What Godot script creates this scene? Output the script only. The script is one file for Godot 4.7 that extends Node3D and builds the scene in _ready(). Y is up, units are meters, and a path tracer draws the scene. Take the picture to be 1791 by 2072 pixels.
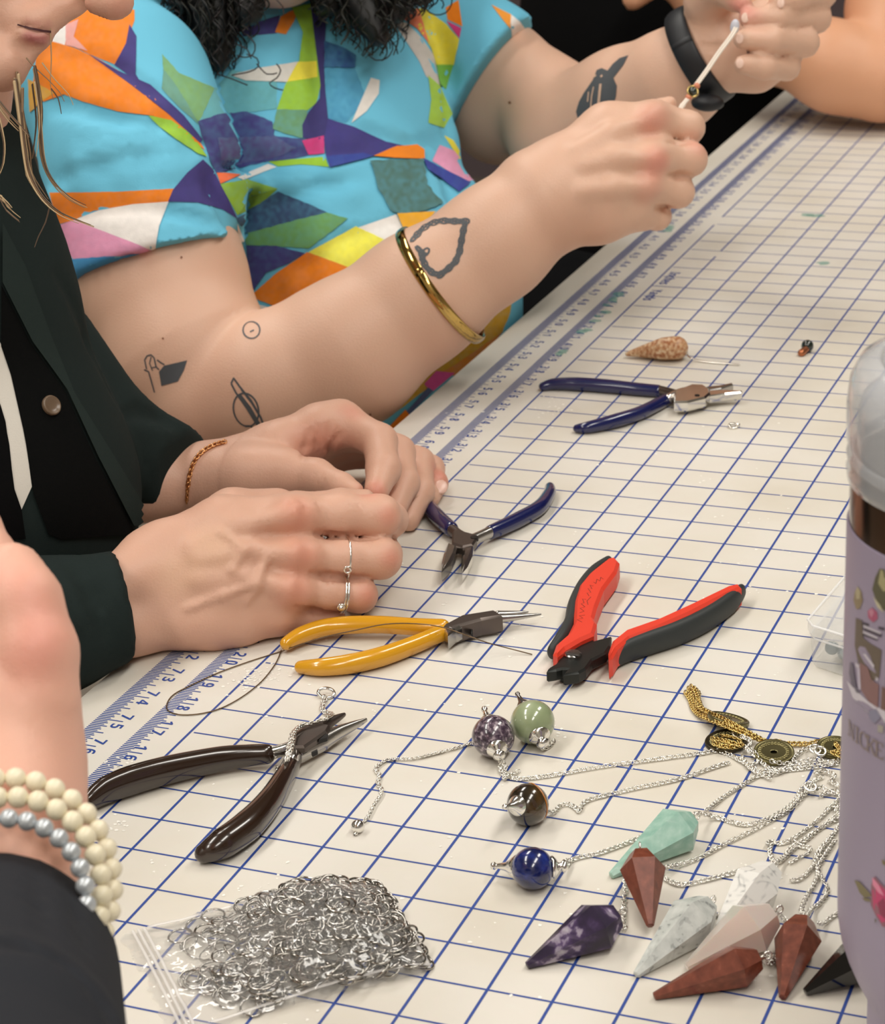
extends Node3D
# A jewellery workbench: cutting mat, tools, pendulums and the people working round it.
# The mat's surface is y = 0; x runs across the mat from its first grid line, z runs along it towards the camera; one grid square is an inch.

const FOCAL := 4571.0                      # focal length in pixels of the 1791 x 2072 frame
const INCH := 0.0254
var eye := Vector3(0.46863, 0.47946, 1.14076)
var lens_basis := Basis(Vector3(0.92897, -0.04457, -0.36745), Vector3(-0.09987, 0.92572, -0.36478), Vector3(0.35642, 0.37557, 0.85552))
var taken := {}
var rng := RandomNumberGenerator.new()

# ---- measuring: a pixel of the photograph to a point at a given height over the mat, or at a given distance
func sight(x: float, y: float) -> Vector3:
	return lens_basis * Vector3((x - 895.5) / FOCAL, (1036.0 - y) / FOCAL, -1.0)

func on(x: float, y: float, h := 0.0) -> Vector3:
	var s := sight(x, y)
	return eye + s * ((h - eye.y) / s.y)

func far(x: float, y: float, d: float) -> Vector3:
	return eye + sight(x, y) * d

func depth(p: Vector3) -> float:
	return -(p - eye).dot(lens_basis.z)

func mat_at(a: float, n: float, h := 0.0) -> Vector3:
	return Vector3(a * INCH, h, (30.0 - n) * INCH)

func nums(s: String) -> Array:
	var out := []
	for t in s.split(" ", false):
		var row := []
		for u in t.split(","):
			row.append(float(u))
		out.append(row)
	return out

func flat(s: String) -> PackedVector2Array:
	var out := PackedVector2Array()
	for r in nums(s):
		out.append(Vector2(r[0], r[1]))
	return out

func path_on(s: String, h: float) -> PackedVector3Array:
	var out := PackedVector3Array()
	for r in nums(s):
		out.append(on(r[0], r[1], r[2] / 1000.0 if r.size() > 2 else h))
	return out

func smooth_path(p: PackedVector3Array, step: float) -> PackedVector3Array:
	var c := Curve3D.new()
	c.bake_interval = step
	for i in p.size():
		var t := (p[mini(i + 1, p.size() - 1)] - p[maxi(i - 1, 0)]) / 6.0
		c.add_point(p[i], -t, t)
	return c.get_baked_points()

# ---- naming
func numbered(called: String) -> String:
	if not taken.has(called):
		taken[called] = 0
		return called
	taken[called] += 1
	return "%s_%03d" % [called, taken[called]]

func thing(called: String, label: String, category: String, at := Vector3.ZERO, group := "") -> Node3D:
	var o := Node3D.new()
	o.name = numbered(called)
	add_child(o)
	o.position = at
	mark(o, label, category, group)
	return o

func mark(o: Node, label: String, category: String, group := "") -> void:
	o.set_meta("label", label)
	o.set_meta("category", category)
	if group:
		o.set_meta("group", group)

func part(called: String, m: Mesh, parent: Node3D, material: Material = null) -> MeshInstance3D:
	var o := MeshInstance3D.new()
	o.mesh = m
	o.name = called
	if material:
		o.material_override = material
	parent.add_child(o, true)
	var up := Vector3.ZERO
	var q: Node = parent
	while q is Node3D and q != self:
		up += q.position
		q = q.get_parent()
	o.position = -up if parent != self else Vector3.ZERO      # shapes are measured in the room's own axes
	return o

func lone(called: String, m: Mesh, material: Material, label: String, category: String, group := "") -> MeshInstance3D:
	var o := part(numbered(called), m, self, material)
	mark(o, label, category, group)
	return o

func structure(called: String, m: Mesh, material: Material, label: String, category: String) -> MeshInstance3D:
	var o := lone(called, m, material, label, category)
	o.set_meta("kind", "structure")
	return o

# ---- materials
func mat(c: Color, rough := 0.5, metal := 0.0) -> StandardMaterial3D:
	var m := StandardMaterial3D.new()
	m.albedo_color = c
	m.roughness = rough
	m.metallic = metal
	return m

func hexmat(c: String, rough := 0.5, metal := 0.0) -> StandardMaterial3D:
	return mat(Color(c), rough, metal)

func clear(c: Color, alpha: float, rough := 0.05) -> StandardMaterial3D:
	var m := mat(Color(c.r, c.g, c.b, alpha), rough)
	m.transparency = BaseMaterial3D.TRANSPARENCY_ALPHA
	m.cull_mode = BaseMaterial3D.CULL_DISABLED
	return m

func noise(freq: float, size := 256, stops := [], octaves := 4, kind := FastNoiseLite.TYPE_SIMPLEX_SMOOTH, sd := 1) -> NoiseTexture2D:
	var n := FastNoiseLite.new()
	n.noise_type = kind
	n.frequency = freq
	n.fractal_octaves = octaves
	n.seed = sd
	var t := NoiseTexture2D.new()
	t.width = size
	t.height = size
	t.seamless = true
	t.noise = n
	if stops:
		var g := Gradient.new()
		var offs := PackedFloat32Array()
		var cols := PackedColorArray()
		for s in stops:
			offs.append(s[0])
			cols.append(Color(s[1]))
		g.offsets = offs
		g.colors = cols
		t.color_ramp = g
	return t

func stone_mat(t: Texture2D, scale: float, rough: float) -> StandardMaterial3D:
	var m := mat(Color.WHITE, rough)
	m.albedo_texture = t
	m.uv1_triplanar = true
	m.uv1_scale = Vector3.ONE * scale
	return m

func bumpy(m: StandardMaterial3D, t: Texture2D, scale: float, height: float) -> StandardMaterial3D:
	m.heightmap_enabled = true
	m.heightmap_texture = t
	m.heightmap_scale = height
	m.uv1_triplanar = true
	m.uv1_scale = Vector3.ONE * scale
	return m

# ---- shapes that are swept, turned, cut from sheet or faceted
class Shape:
	var v := PackedVector3Array()
	var c := PackedColorArray()
	var uv := PackedVector2Array()
	var ix := PackedInt32Array()
	var tint := Color.WHITE
	var normals := PackedVector3Array()      # given only by grown surfaces

	func put(p: Vector3) -> int:
		v.append(p)
		c.append(tint)
		return v.size() - 1

	func tri(a: int, b: int, d: int) -> void:
		ix.append(a)
		ix.append(b)
		ix.append(d)

	func quad(a: int, b: int, d: int, e: int) -> void:
		tri(a, b, d)
		tri(a, d, e)

	func face(pts: Array) -> void:            # a flat facet with corners of its own
		var first := v.size()
		for p in pts:
			put(p)
		for i in range(1, pts.size() - 1):
			tri(first, first + i, first + i + 1)

	# rads: per point a radius, or Vector2 (across, along up)
	func tube(pts, rads, sides := 12, up := Vector3.UP, round_ends := true) -> void:
		var n: int = pts.size()
		if n < 2:
			return
		var rings := []
		var centres := []
		var sizes := []
		var dirs := []
		for i in n:
			var t: Vector3 = (pts[mini(i + 1, n - 1)] - pts[maxi(i - 1, 0)]).normalized()
			var r = rads[mini(i, rads.size() - 1)] if rads is Array or rads is PackedFloat32Array else rads
			if not r is Vector2:
				r = Vector2(r, r)
			if i == 0 and round_ends:
				for k in [1.0, 0.92, 0.7, 0.38]:
					centres.append(pts[0] - t * (r.x * k))
					sizes.append(r * sqrt(maxf(1.0 - k * k, 0.0)))
					dirs.append(t)
			centres.append(pts[i])
			sizes.append(r)
			dirs.append(t)
			if i == n - 1 and round_ends:
				for k in [0.38, 0.7, 0.92, 1.0]:
					centres.append(pts[i] + t * (r.x * k))
					sizes.append(r * sqrt(maxf(1.0 - k * k, 0.0)))
					dirs.append(t)
		var side := Vector3.ZERO
		for i in centres.size():
			var t: Vector3 = dirs[i]
			if up != Vector3.ZERO:
				side = t.cross(up)
				if side.length() < 0.05:
					side = t.cross(Vector3(0.3, 0.1, 1))
			else:
				side = (side - t * side.dot(t)) if side != Vector3.ZERO else t.cross(Vector3(0.31, 0.83, 0.46))
			side = side.normalized()
			var high := side.cross(t).normalized()
			var ring := []
			for k in sides:
				var a := TAU * k / sides
				ring.append(put(centres[i] + side * (cos(a) * sizes[i].x) + high * (sin(a) * sizes[i].y)))
			rings.append(ring)
		for i in rings.size() - 1:
			for k in sides:
				quad(rings[i][k], rings[i][(k + 1) % sides], rings[i + 1][(k + 1) % sides], rings[i + 1][k])
		if not round_ends:
			for e in [0, rings.size() - 1]:
				var mid := put(centres[e])
				for k in sides:
					tri(mid, rings[e][(k + 1) % sides] if e == 0 else rings[e][k], rings[e][k] if e == 0 else rings[e][(k + 1) % sides])

	func ball(at: Vector3, r: float, squash := Basis(), rings := 12, sides := 18) -> void:
		var rows := []
		for i in rings + 1:
			var th := PI * i / rings
			var row := []
			for k in sides:
				var a := TAU * k / sides
				row.append(put(at + squash * (Vector3(sin(th) * cos(a), cos(th), sin(th) * sin(a)) * r)))
			rows.append(row)
		for i in rings:
			for k in sides:
				quad(rows[i][k], rows[i][(k + 1) % sides], rows[i + 1][(k + 1) % sides], rows[i + 1][k])

	# profile: Vector2(radius, height along the axis); sharp: corners keep their edge
	func turned(profile: Array, at: Vector3, axis: Vector3, sides := 32, sharp := false) -> void:
		var y := axis.normalized()
		var x := y.cross(Vector3(0.21, 0.1, 0.97) if absf(y.z) < 0.9 else Vector3(1, 0.1, 0)).normalized()
		var z := x.cross(y)
		var rows := []
		for i in profile.size():
			for twice in (2 if sharp and i > 0 and i < profile.size() - 1 else 1):
				var row := []
				for k in sides:
					var a := TAU * k / sides
					row.append(put(at + y * profile[i].y + (x * cos(a) + z * sin(a)) * profile[i].x))
				rows.append(row)
		var i := 0
		while i < rows.size() - 1:
			for k in sides:
				quad(rows[i][k], rows[i + 1][k], rows[i + 1][(k + 1) % sides], rows[i][(k + 1) % sides])
			i += 2 if sharp else 1

	func ring(at: Vector3, axis: Vector3, big: float, small: float, n := 16, m := 7, stretch := 1.0, along := Vector3.ZERO) -> void:
		var y := axis.normalized()
		var x := along if along != Vector3.ZERO else y.cross(Vector3(0.21, 0.1, 0.97) if absf(y.z) < 0.9 else Vector3(1, 0.1, 0))
		x = (x - y * x.dot(y)).normalized()
		var z := x.cross(y)
		var rows := []
		for i in n:
			var a := TAU * i / n
			var out := x * cos(a) + z * sin(a)
			var mid := at + x * (cos(a) * big * stretch) + z * (sin(a) * big)
			var row := []
			for k in m:
				var b := TAU * k / m
				row.append(put(mid + out * (cos(b) * small) + y * (sin(b) * small)))
			rows.append(row)
		for i in n:
			for k in m:
				quad(rows[i][k], rows[(i + 1) % n][k], rows[(i + 1) % n][(k + 1) % m], rows[i][(k + 1) % m])

	# an outline (points in space, roughly level) made solid from `low` below it, its upper rim chamfered
	func plate(outline, thick: float, chamfer := 0.0, up := Vector3.UP) -> void:
		var n: int = outline.size()
		var mid := Vector3.ZERO
		for p in outline:
			mid += p
		mid /= n
		var inner := []
		for i in n:
			var e1: Vector3 = (outline[i] - outline[(i + n - 1) % n]).normalized()
			var e2: Vector3 = (outline[(i + 1) % n] - outline[i]).normalized()
			var nn := (up.cross(e1) + up.cross(e2)).normalized()
			inner.append(nn)
		var area := 0.0
		for i in n:
			area += (outline[i] - mid).cross(outline[(i + 1) % n] - mid).dot(up)
		var s := 1.0 if area > 0 else -1.0
		var top := []
		for i in n:
			top.append(outline[i] + inner[i] * (chamfer * s) if chamfer > 0 else outline[i])
		var flat2 := PackedVector2Array()
		var x := up.cross(Vector3(0.2, 0.1, 0.97)).normalized()
		var z := x.cross(up)
		for p in top:
			flat2.append(Vector2(p.dot(x), p.dot(z)))
		var tris := Geometry2D.triangulate_polygon(flat2)
		for level in 2:
			var first := v.size()
			for p in top:
				put(p - up * (thick * level))
			for k in range(0, tris.size(), 3):
				var t := [first + tris[k], first + tris[k + 1], first + tris[k + 2]]
				var facing: Vector3 = (v[t[1]] - v[t[0]]).cross(v[t[2]] - v[t[0]])
				if (facing.dot(up) > 0) != (level == 1):
					tri(t[0], t[2], t[1])
				else:
					tri(t[0], t[1], t[2])
		for i in n:
			var j := (i + 1) % n
			var drop := up * chamfer
			var low := up * (thick - chamfer if thick > chamfer * 2.0 else thick)
			var rows := [[top[i], top[j]], [outline[i] - drop, outline[j] - drop], [outline[i] - low, outline[j] - low], [top[i] - up * thick, top[j] - up * thick]] if chamfer > 0 else [[outline[i], outline[j]], [outline[i] - up * thick, outline[j] - up * thick]]
			for k in rows.size() - 1:
				if s > 0:
					face([rows[k][0], rows[k + 1][0], rows[k + 1][1], rows[k][1]])
				else:
					face([rows[k][0], rows[k][1], rows[k + 1][1], rows[k + 1][0]])

	func block(lo: Vector3, hi: Vector3) -> void:
		for f in [[0, 2, 3, 1], [4, 5, 7, 6], [0, 1, 5, 4], [2, 6, 7, 3], [0, 4, 6, 2], [1, 3, 7, 5]]:
			var a := []
			for k in f:
				a.append(Vector3(hi.x if k & 1 else lo.x, hi.y if k & 2 else lo.y, hi.z if k & 4 else lo.z))
			a.reverse()
			face(a)

	# a flat band of print along points on a surface
	func band(pts: Array, ups: Array, widths, lift := 0.0003) -> void:
		var n := pts.size()
		var l := []
		var r := []
		for i in n:
			var t: Vector3 = pts[mini(i + 1, n - 1)] - pts[maxi(i - 1, 0)]
			if t.length() < 1e-7:
				t = Vector3(1, 0, 0)
			var s: Vector3 = t.cross(ups[i]).normalized()
			var w: float = widths[mini(i, widths.size() - 1)] if widths is Array else widths
			l.append(put(pts[i] + ups[i] * lift - s * w * 0.5))
			r.append(put(pts[i] + ups[i] * lift + s * w * 0.5))
		for i in n - 1:
			quad(l[i], l[i + 1], r[i + 1], r[i])

	func join(o: Shape) -> void:
		var first := v.size()
		v.append_array(o.v)
		c.append_array(o.c)
		uv.append_array(o.uv)
		normals.append_array(o.normals)
		for i in o.ix:
			ix.append(first + i)

	func add_mesh(m: Mesh, t: Transform3D) -> void:
		var s := m.surface_get_arrays(0)
		var first := v.size()
		for p in s[Mesh.ARRAY_VERTEX]:
			put(t * p)
		if s[Mesh.ARRAY_INDEX] != null and s[Mesh.ARRAY_INDEX].size():
			for i in s[Mesh.ARRAY_INDEX]:
				ix.append(first + i)
		else:
			for i in s[Mesh.ARRAY_VERTEX].size():
				ix.append(first + i)

	func done() -> ArrayMesh:
		var nn := normals
		if nn.size() != v.size():
			nn = PackedVector3Array()
			nn.resize(v.size())
			for k in range(0, ix.size(), 3):
				var a := ix[k]
				var b := ix[k + 1]
				var d := ix[k + 2]
				var f := (v[d] - v[a]).cross(v[b] - v[a])
				nn[a] += f
				nn[b] += f
				nn[d] += f
			for i in nn.size():
				nn[i] = nn[i].normalized() if nn[i].length_squared() > 1e-30 else Vector3.UP
		var arr := []
		arr.resize(Mesh.ARRAY_MAX)
		arr[Mesh.ARRAY_VERTEX] = v
		arr[Mesh.ARRAY_NORMAL] = nn
		arr[Mesh.ARRAY_COLOR] = c
		if uv.size() == v.size():
			arr[Mesh.ARRAY_TEX_UV] = uv
		arr[Mesh.ARRAY_INDEX] = ix
		var m := ArrayMesh.new()
		m.add_surface_from_arrays(Mesh.PRIMITIVE_TRIANGLES, arr)
		return m

# ---- bodies: distances to tapered bones, joined smoothly on a grid and skinned as one surface
class Flesh:
	var lo: Vector3
	var h: float
	var nx: int
	var ny: int
	var nz: int
	var f := PackedFloat32Array()

	func _init(a: Vector3, b: Vector3, cell: float) -> void:
		lo = a
		h = cell
		nx = int(ceil((b.x - a.x) / cell)) + 1
		ny = int(ceil((b.y - a.y) / cell)) + 1
		nz = int(ceil((b.z - a.z) / cell)) + 1
		f.resize(nx * ny * nz)
		f.fill(1.0)

	func span(a: Vector3, b: Vector3, r: float) -> Array:
		var m := (a.min(b) - Vector3.ONE * r - lo) / h
		var n := (a.max(b) + Vector3.ONE * r - lo) / h
		return [maxi(0, int(floor(m.x))), mini(nx - 1, int(ceil(n.x))), maxi(0, int(floor(m.y))), mini(ny - 1, int(ceil(n.y))), maxi(0, int(floor(m.z))), mini(nz - 1, int(ceil(n.z)))]

	# adds a bone; cut_n: what lies beyond the plane through cut_p is left off
	func bone(a: Vector3, b: Vector3, ra: float, rb: float, k := 0.004, cut_p := Vector3.ZERO, cut_n := Vector3.ZERO) -> void:
		var s := span(a, b, maxf(ra, rb) + k + h * 2.5)
		var ab := b - a
		var inv := 1.0 / maxf(ab.length_squared(), 1e-12)
		var dr := rb - ra
		var cutting := cut_n != Vector3.ZERO
		k = maxf(k, 1e-6)
		for z in range(s[4], s[5] + 1):
			for y in range(s[2], s[3] + 1):
				var i: int = (z * ny + y) * nx + s[0]
				var q := lo + Vector3(s[0], y, z) * h - a
				for x in range(s[0], s[1] + 1):
					var t := clampf(q.dot(ab) * inv, 0.0, 1.0)
					var d := (q - ab * t).length() - ra - dr * t
					if cutting:
						d = maxf(d, (q + a - cut_p).dot(cut_n))
					var e := f[i]
					var g := k - absf(d - e)
					f[i] = minf(d, e) - (g * g / k * 0.25 if g > 0.0 else 0.0)
					q.x += h
					i += 1

	# a groove along a bone's path
	func groove(a: Vector3, b: Vector3, ra: float, rb: float, k := 0.003) -> void:
		var s := span(a, b, maxf(ra, rb) + k + h)
		var ab := b - a
		var inv := 1.0 / maxf(ab.length_squared(), 1e-12)
		for z in range(s[4], s[5] + 1):
			for y in range(s[2], s[3] + 1):
				var i: int = (z * ny + y) * nx + s[0]
				var q := lo + Vector3(s[0], y, z) * h - a
				for x in range(s[0], s[1] + 1):
					var t := clampf(q.dot(ab) * inv, 0.0, 1.0)
					var d := ra + (rb - ra) * t - (q - ab * t).length()
					var e := f[i]
					var g := k - absf(d - e)
					f[i] = maxf(d, e) + (g * g / k * 0.25 if g > 0.0 else 0.0)
					q.x += h
					i += 1

	# a finger: its first bone grows out of the palm, the others stay apart from everything but their own chain
	func finger(p: Array, r: Array, palm: PackedFloat32Array, kb: float, kj := 0.004, ks := 0.0012) -> void:
		var a: Vector3 = p[0]
		var b: Vector3 = p[0]
		var big := 0.0
		for i in p.size():
			a = a.min(p[i])
			b = b.max(p[i])
			big = maxf(big, r[i])
		var s := span(a, b, big + kb + h * 2.0)
		var n := p.size() - 1
		for z in range(s[4], s[5] + 1):
			for y in range(s[2], s[3] + 1):
				var i: int = (z * ny + y) * nx + s[0]
				var w := lo + Vector3(s[0], y, z) * h
				for x in range(s[0], s[1] + 1):
					var all := 1.0
					var first := 1.0
					for j in n:
						var pa: Vector3 = p[j]
						var ab: Vector3 = p[j + 1] - pa
						var q := w - pa
						var t := clampf(q.dot(ab) / ab.length_squared(), 0.0, 1.0)
						var d: float = (q - ab * t).length() - lerpf(r[j], r[j + 1], t)
						if j == 0:
							first = d
						var g := kj - absf(d - all)
						all = minf(d, all) - (g * g / kj * 0.25 if g > 0.0 else 0.0)
					var e := palm[i]
					var g2 := kb - absf(first - e)
					var m := minf(minf(first, e) - (g2 * g2 / kb * 0.25 if g2 > 0.0 else 0.0), all)
					e = f[i]
					g2 = ks - absf(m - e)
					f[i] = minf(m, e) - (g2 * g2 / ks * 0.25 if g2 > 0.0 else 0.0)
					w.x += h
					i += 1

	func value(p: Vector3) -> float:
		var g := (p - lo) / h
		var x := int(floor(g.x))
		var y := int(floor(g.y))
		var z := int(floor(g.z))
		if x < 0 or y < 0 or z < 0 or x >= nx - 1 or y >= ny - 1 or z >= nz - 1:
			return 1.0
		var i := (z * ny + y) * nx + x
		var u := g.x - x
		var w := g.y - y
		var q := g.z - z
		var r := nx * ny
		var a := lerpf(lerpf(f[i], f[i + 1], u), lerpf(f[i + nx], f[i + nx + 1], u), w)
		var b := lerpf(lerpf(f[i + r], f[i + r + 1], u), lerpf(f[i + r + nx], f[i + r + nx + 1], u), w)
		return lerpf(a, b, q)

	func slope(p: Vector3) -> Vector3:
		var e := h
		var g := Vector3(value(p + Vector3(e, 0, 0)) - value(p - Vector3(e, 0, 0)), value(p + Vector3(0, e, 0)) - value(p - Vector3(0, e, 0)), value(p + Vector3(0, 0, e)) - value(p - Vector3(0, 0, e)))
		return g.normalized()

	# where a line of sight first meets the surface; [] if it misses
	func meet(from: Vector3, along: Vector3) -> Array:
		var dir := along.normalized()
		var hi := lo + Vector3(nx - 1, ny - 1, nz - 1) * h
		var t0 := 0.0
		var t1 := 10.0
		for k in 3:
			if absf(dir[k]) > 1e-9:
				var a := (lo[k] - from[k]) / dir[k]
				var b := (hi[k] - from[k]) / dir[k]
				t0 = maxf(t0, minf(a, b))
				t1 = minf(t1, maxf(a, b))
		var t := t0 + 1e-5
		var last := t
		while t < t1:
			var d := value(from + dir * t)
			if d < 0.0:
				for k in 12:
					var m := (last + t) * 0.5
					if value(from + dir * m) < 0.0:
						t = m
					else:
						last = m
				var p := from + dir * t
				return [p, slope(p)]
			last = t
			t += clampf(d * 0.7, h * 0.25, h * 1.5)
		return []

	# surface nets; tints: [centre, radius, colour, strength] blended over base
	func skin(into: Shape, base: Color, tints := []) -> void:
		var made := PackedInt32Array()
		made.resize(f.size())
		made.fill(-1)
		var live := PackedInt32Array()
		var r := nx * ny
		var off := [0, 1, nx, nx + 1, r, r + 1, r + nx, r + nx + 1]
		var corner := [Vector3(0, 0, 0), Vector3(1, 0, 0), Vector3(0, 1, 0), Vector3(1, 1, 0), Vector3(0, 0, 1), Vector3(1, 0, 1), Vector3(0, 1, 1), Vector3(1, 1, 1)]
		var edges := [0, 1, 2, 3, 4, 5, 6, 7, 0, 2, 1, 3, 4, 6, 5, 7, 0, 4, 1, 5, 2, 6, 3, 7]
		var limit := h * 3.0
		var e := PackedFloat32Array()
		e.resize(8)
		var first := into.v.size()
		for z in nz - 1:
			for y in ny - 1:
				var i := (z * ny + y) * nx
				for x in nx - 1:
					if absf(f[i]) < limit:
						var mask := 0
						for k in 8:
							var q := f[i + off[k]]
							e[k] = q
							if q < 0.0:
								mask |= 1 << k
						if mask != 0 and mask != 255:
							var sum := Vector3.ZERO
							var n := 0
							for k in 12:
								var a: int = edges[k * 2]
								var b: int = edges[k * 2 + 1]
								var va := e[a]
								var vb := e[b]
								if (va < 0.0) != (vb < 0.0):
									sum += corner[a].lerp(corner[b], va / (va - vb))
									n += 1
							sum /= n
							var u := sum.x
							var w := sum.y
							var q3 := sum.z
							var g := Vector3(
								lerpf(lerpf(e[1] - e[0], e[3] - e[2], w), lerpf(e[5] - e[4], e[7] - e[6], w), q3),
								lerpf(lerpf(e[2] - e[0], e[3] - e[1], u), lerpf(e[6] - e[4], e[7] - e[5], u), q3),
								lerpf(lerpf(e[4] - e[0], e[5] - e[1], u), lerpf(e[6] - e[2], e[7] - e[3], u), w))
							made[i] = into.v.size()
							into.v.append(lo + (Vector3(x, y, z) + sum) * h)
							into.normals.append(g.normalized())
							live.append(i)
					i += 1
		for i in live:
			var x := i % nx
			var y := (i / nx) % ny
			var z := i / r
			var inside := f[i] < 0.0
			for axis in 3:
				var d1: int = [nx, r, 1][axis]
				var d2: int = [r, 1, nx][axis]
				if [y, z, x][axis] == 0 or [z, x, y][axis] == 0:
					continue
				if (f[i + [1, nx, r][axis]] < 0.0) != inside:
					var p := made[i]
					var q := made[i - d1]
					var s := made[i - d1 - d2]
					var t := made[i - d2]
					if q < 0 or s < 0 or t < 0:
						continue
					if inside:
						into.quad(p, t, s, q)
					else:
						into.quad(p, q, s, t)
		for j in range(first, into.v.size()):
			var p := into.v[j]
			var col := base
			for t in tints:
				var dd: float = p.distance_squared_to(t[0])
				if dd < t[1] * t[1]:
					var s: float = 1.0 - sqrt(dd) / t[1]
					col = col.lerp(t[2], s * s * (3.0 - 2.0 * s) * t[3])
			into.c.append(col)

# ---- the room, its lamps, the table and the printed mat
var white_light := Color(1.0, 0.985, 0.96)

func set_up() -> void:
	var cam := Camera3D.new()
	cam.name = "camera"
	add_child(cam)
	cam.transform = Transform3D(lens_basis, eye)
	var ca := CameraAttributesPhysical.new()
	ca.frustum_focal_length = 12.0 / (1036.0 / FOCAL)
	ca.frustum_focus_distance = 1.03
	ca.exposure_aperture = 18.0
	cam.attributes = ca
	cam.fov = rad_to_deg(2.0 * atan(1036.0 / FOCAL))
	cam.near = 0.05
	cam.far = 30.0
	cam.current = true
	var env := Environment.new()
	env.background_mode = Environment.BG_COLOR
	env.background_color = Color(0.02, 0.02, 0.02)
	env.tonemap_mode = Environment.TONE_MAPPER_LINEAR
	env.tonemap_exposure = 1.0
	env.sdfgi_enabled = true
	env.ssao_enabled = true
	env.ssil_enabled = true
	var w := WorldEnvironment.new()
	w.name = "surroundings"
	w.environment = env
	add_child(w)

func room() -> void:
	var lo := Vector3(-2.6, -0.76, -3.6)
	var hi := Vector3(3.0, 1.95, 2.8)
	var wall := hexmat("b9b3aa", 0.9)
	var ceil_m := hexmat("c4c1ba", 0.95)
	var parts := [
		["floor", Vector3(lo.x, lo.y - 0.1, lo.z), Vector3(hi.x, lo.y, hi.z), hexmat("8d8478", 0.6), "grey-beige floor under the work table", "floor"],
		["ceiling", Vector3(lo.x, hi.y, lo.z), Vector3(hi.x, hi.y + 0.1, hi.z), ceil_m, "white ceiling over the work table with flush light panels", "ceiling"],
		["wall_back", Vector3(lo.x, lo.y, lo.z - 0.1), Vector3(hi.x, hi.y, lo.z), hexmat("6f6266", 0.9), "dull mauve wall at the far end of the room", "wall"],
		["wall_front", Vector3(lo.x, lo.y, hi.z), Vector3(hi.x, hi.y, hi.z + 0.1), wall, "pale wall behind the camera", "wall"],
		["wall_left", Vector3(lo.x - 0.1, lo.y, lo.z), Vector3(lo.x, hi.y, hi.z), wall, "pale wall behind the seated people", "wall"],
		["wall_right", Vector3(hi.x, lo.y, lo.z), Vector3(hi.x + 0.1, hi.y, hi.z), wall, "pale wall across the table from the seated people", "wall"]]
	for p in parts:
		var s := Shape.new()
		s.block(p[1], p[2])
		structure(p[0], s.done(), p[3], p[4], p[5])
	var glow := hexmat("fff6e6", 0.8)
	glow.emission_enabled = true
	glow.emission = Color(1.0, 0.96, 0.89)
	glow.emission_energy_multiplier = 2.5
	var frame_m := hexmat("d8d8d4", 0.6)
	var k := 0
	for z in [-0.9, 0.7, 2.1]:
		for x in [-0.95, 0.95]:
			k += 1
			var t := thing("ceiling_light", "flush rectangular white light panel in the ceiling", "light", Vector3(x, 1.95, z), "ceiling light panels")
			var s := Shape.new()
			for b in [[-0.2, -0.57, 0.2, -0.55], [-0.2, 0.55, 0.2, 0.57], [-0.2, -0.55, -0.18, 0.55], [0.18, -0.55, 0.2, 0.55]]:
				s.block(Vector3(x + b[0], 1.93, z + b[1]), Vector3(x + b[2], 1.95, z + b[3]))
			part("frame", s.done(), t, frame_m)
			s = Shape.new()
			s.block(Vector3(x - 0.18, 1.938, z - 0.55), Vector3(x + 0.18, 1.95, z + 0.55))
			part("diffuser", s.done(), t, glow)
			var a := AreaLight3D.new()
			a.name = "panel_light"
			a.area_size = Vector2(0.36, 1.1)
			a.area_normalize_energy = true
			a.light_energy = 1.42
			a.light_color = white_light
			a.area_range = 12.0
			a.area_attenuation = 2.0
			a.shadow_enabled = true
			t.add_child(a, true)
			a.transform = Transform3D(Basis(Vector3.RIGHT, -PI / 2), Vector3(0, -0.022, 0))

func table() -> void:
	var t := thing("work_table", "long white work table under the printed cutting mat", "table", mat_at(14, 45, -0.76))
	var s := Shape.new()
	s.block(mat_at(-2.75, 95, -0.03), mat_at(32, -6, -0.0025))
	part("tabletop", s.done(), t, hexmat("cfc8ba", 0.6))
	for c in [[-1.0, 92], [-1.0, -3], [30, 92], [30, -3]]:
		s = Shape.new()
		var b := mat_at(c[0], c[1], 0)
		s.tube([Vector3(b.x, -0.76, b.z), Vector3(b.x, -0.03, b.z)], 0.022, 14, Vector3.RIGHT, false)
		part("leg", s.done(), t, hexmat("77777a", 0.4, 0.8))

func rect(s: Shape, a0: float, n0: float, a1: float, n1: float, lift := 0.00012) -> void:
	s.face([mat_at(a0, n1, lift), mat_at(a1, n1, lift), mat_at(a1, n0, lift), mat_at(a0, n0, lift)])

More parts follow.
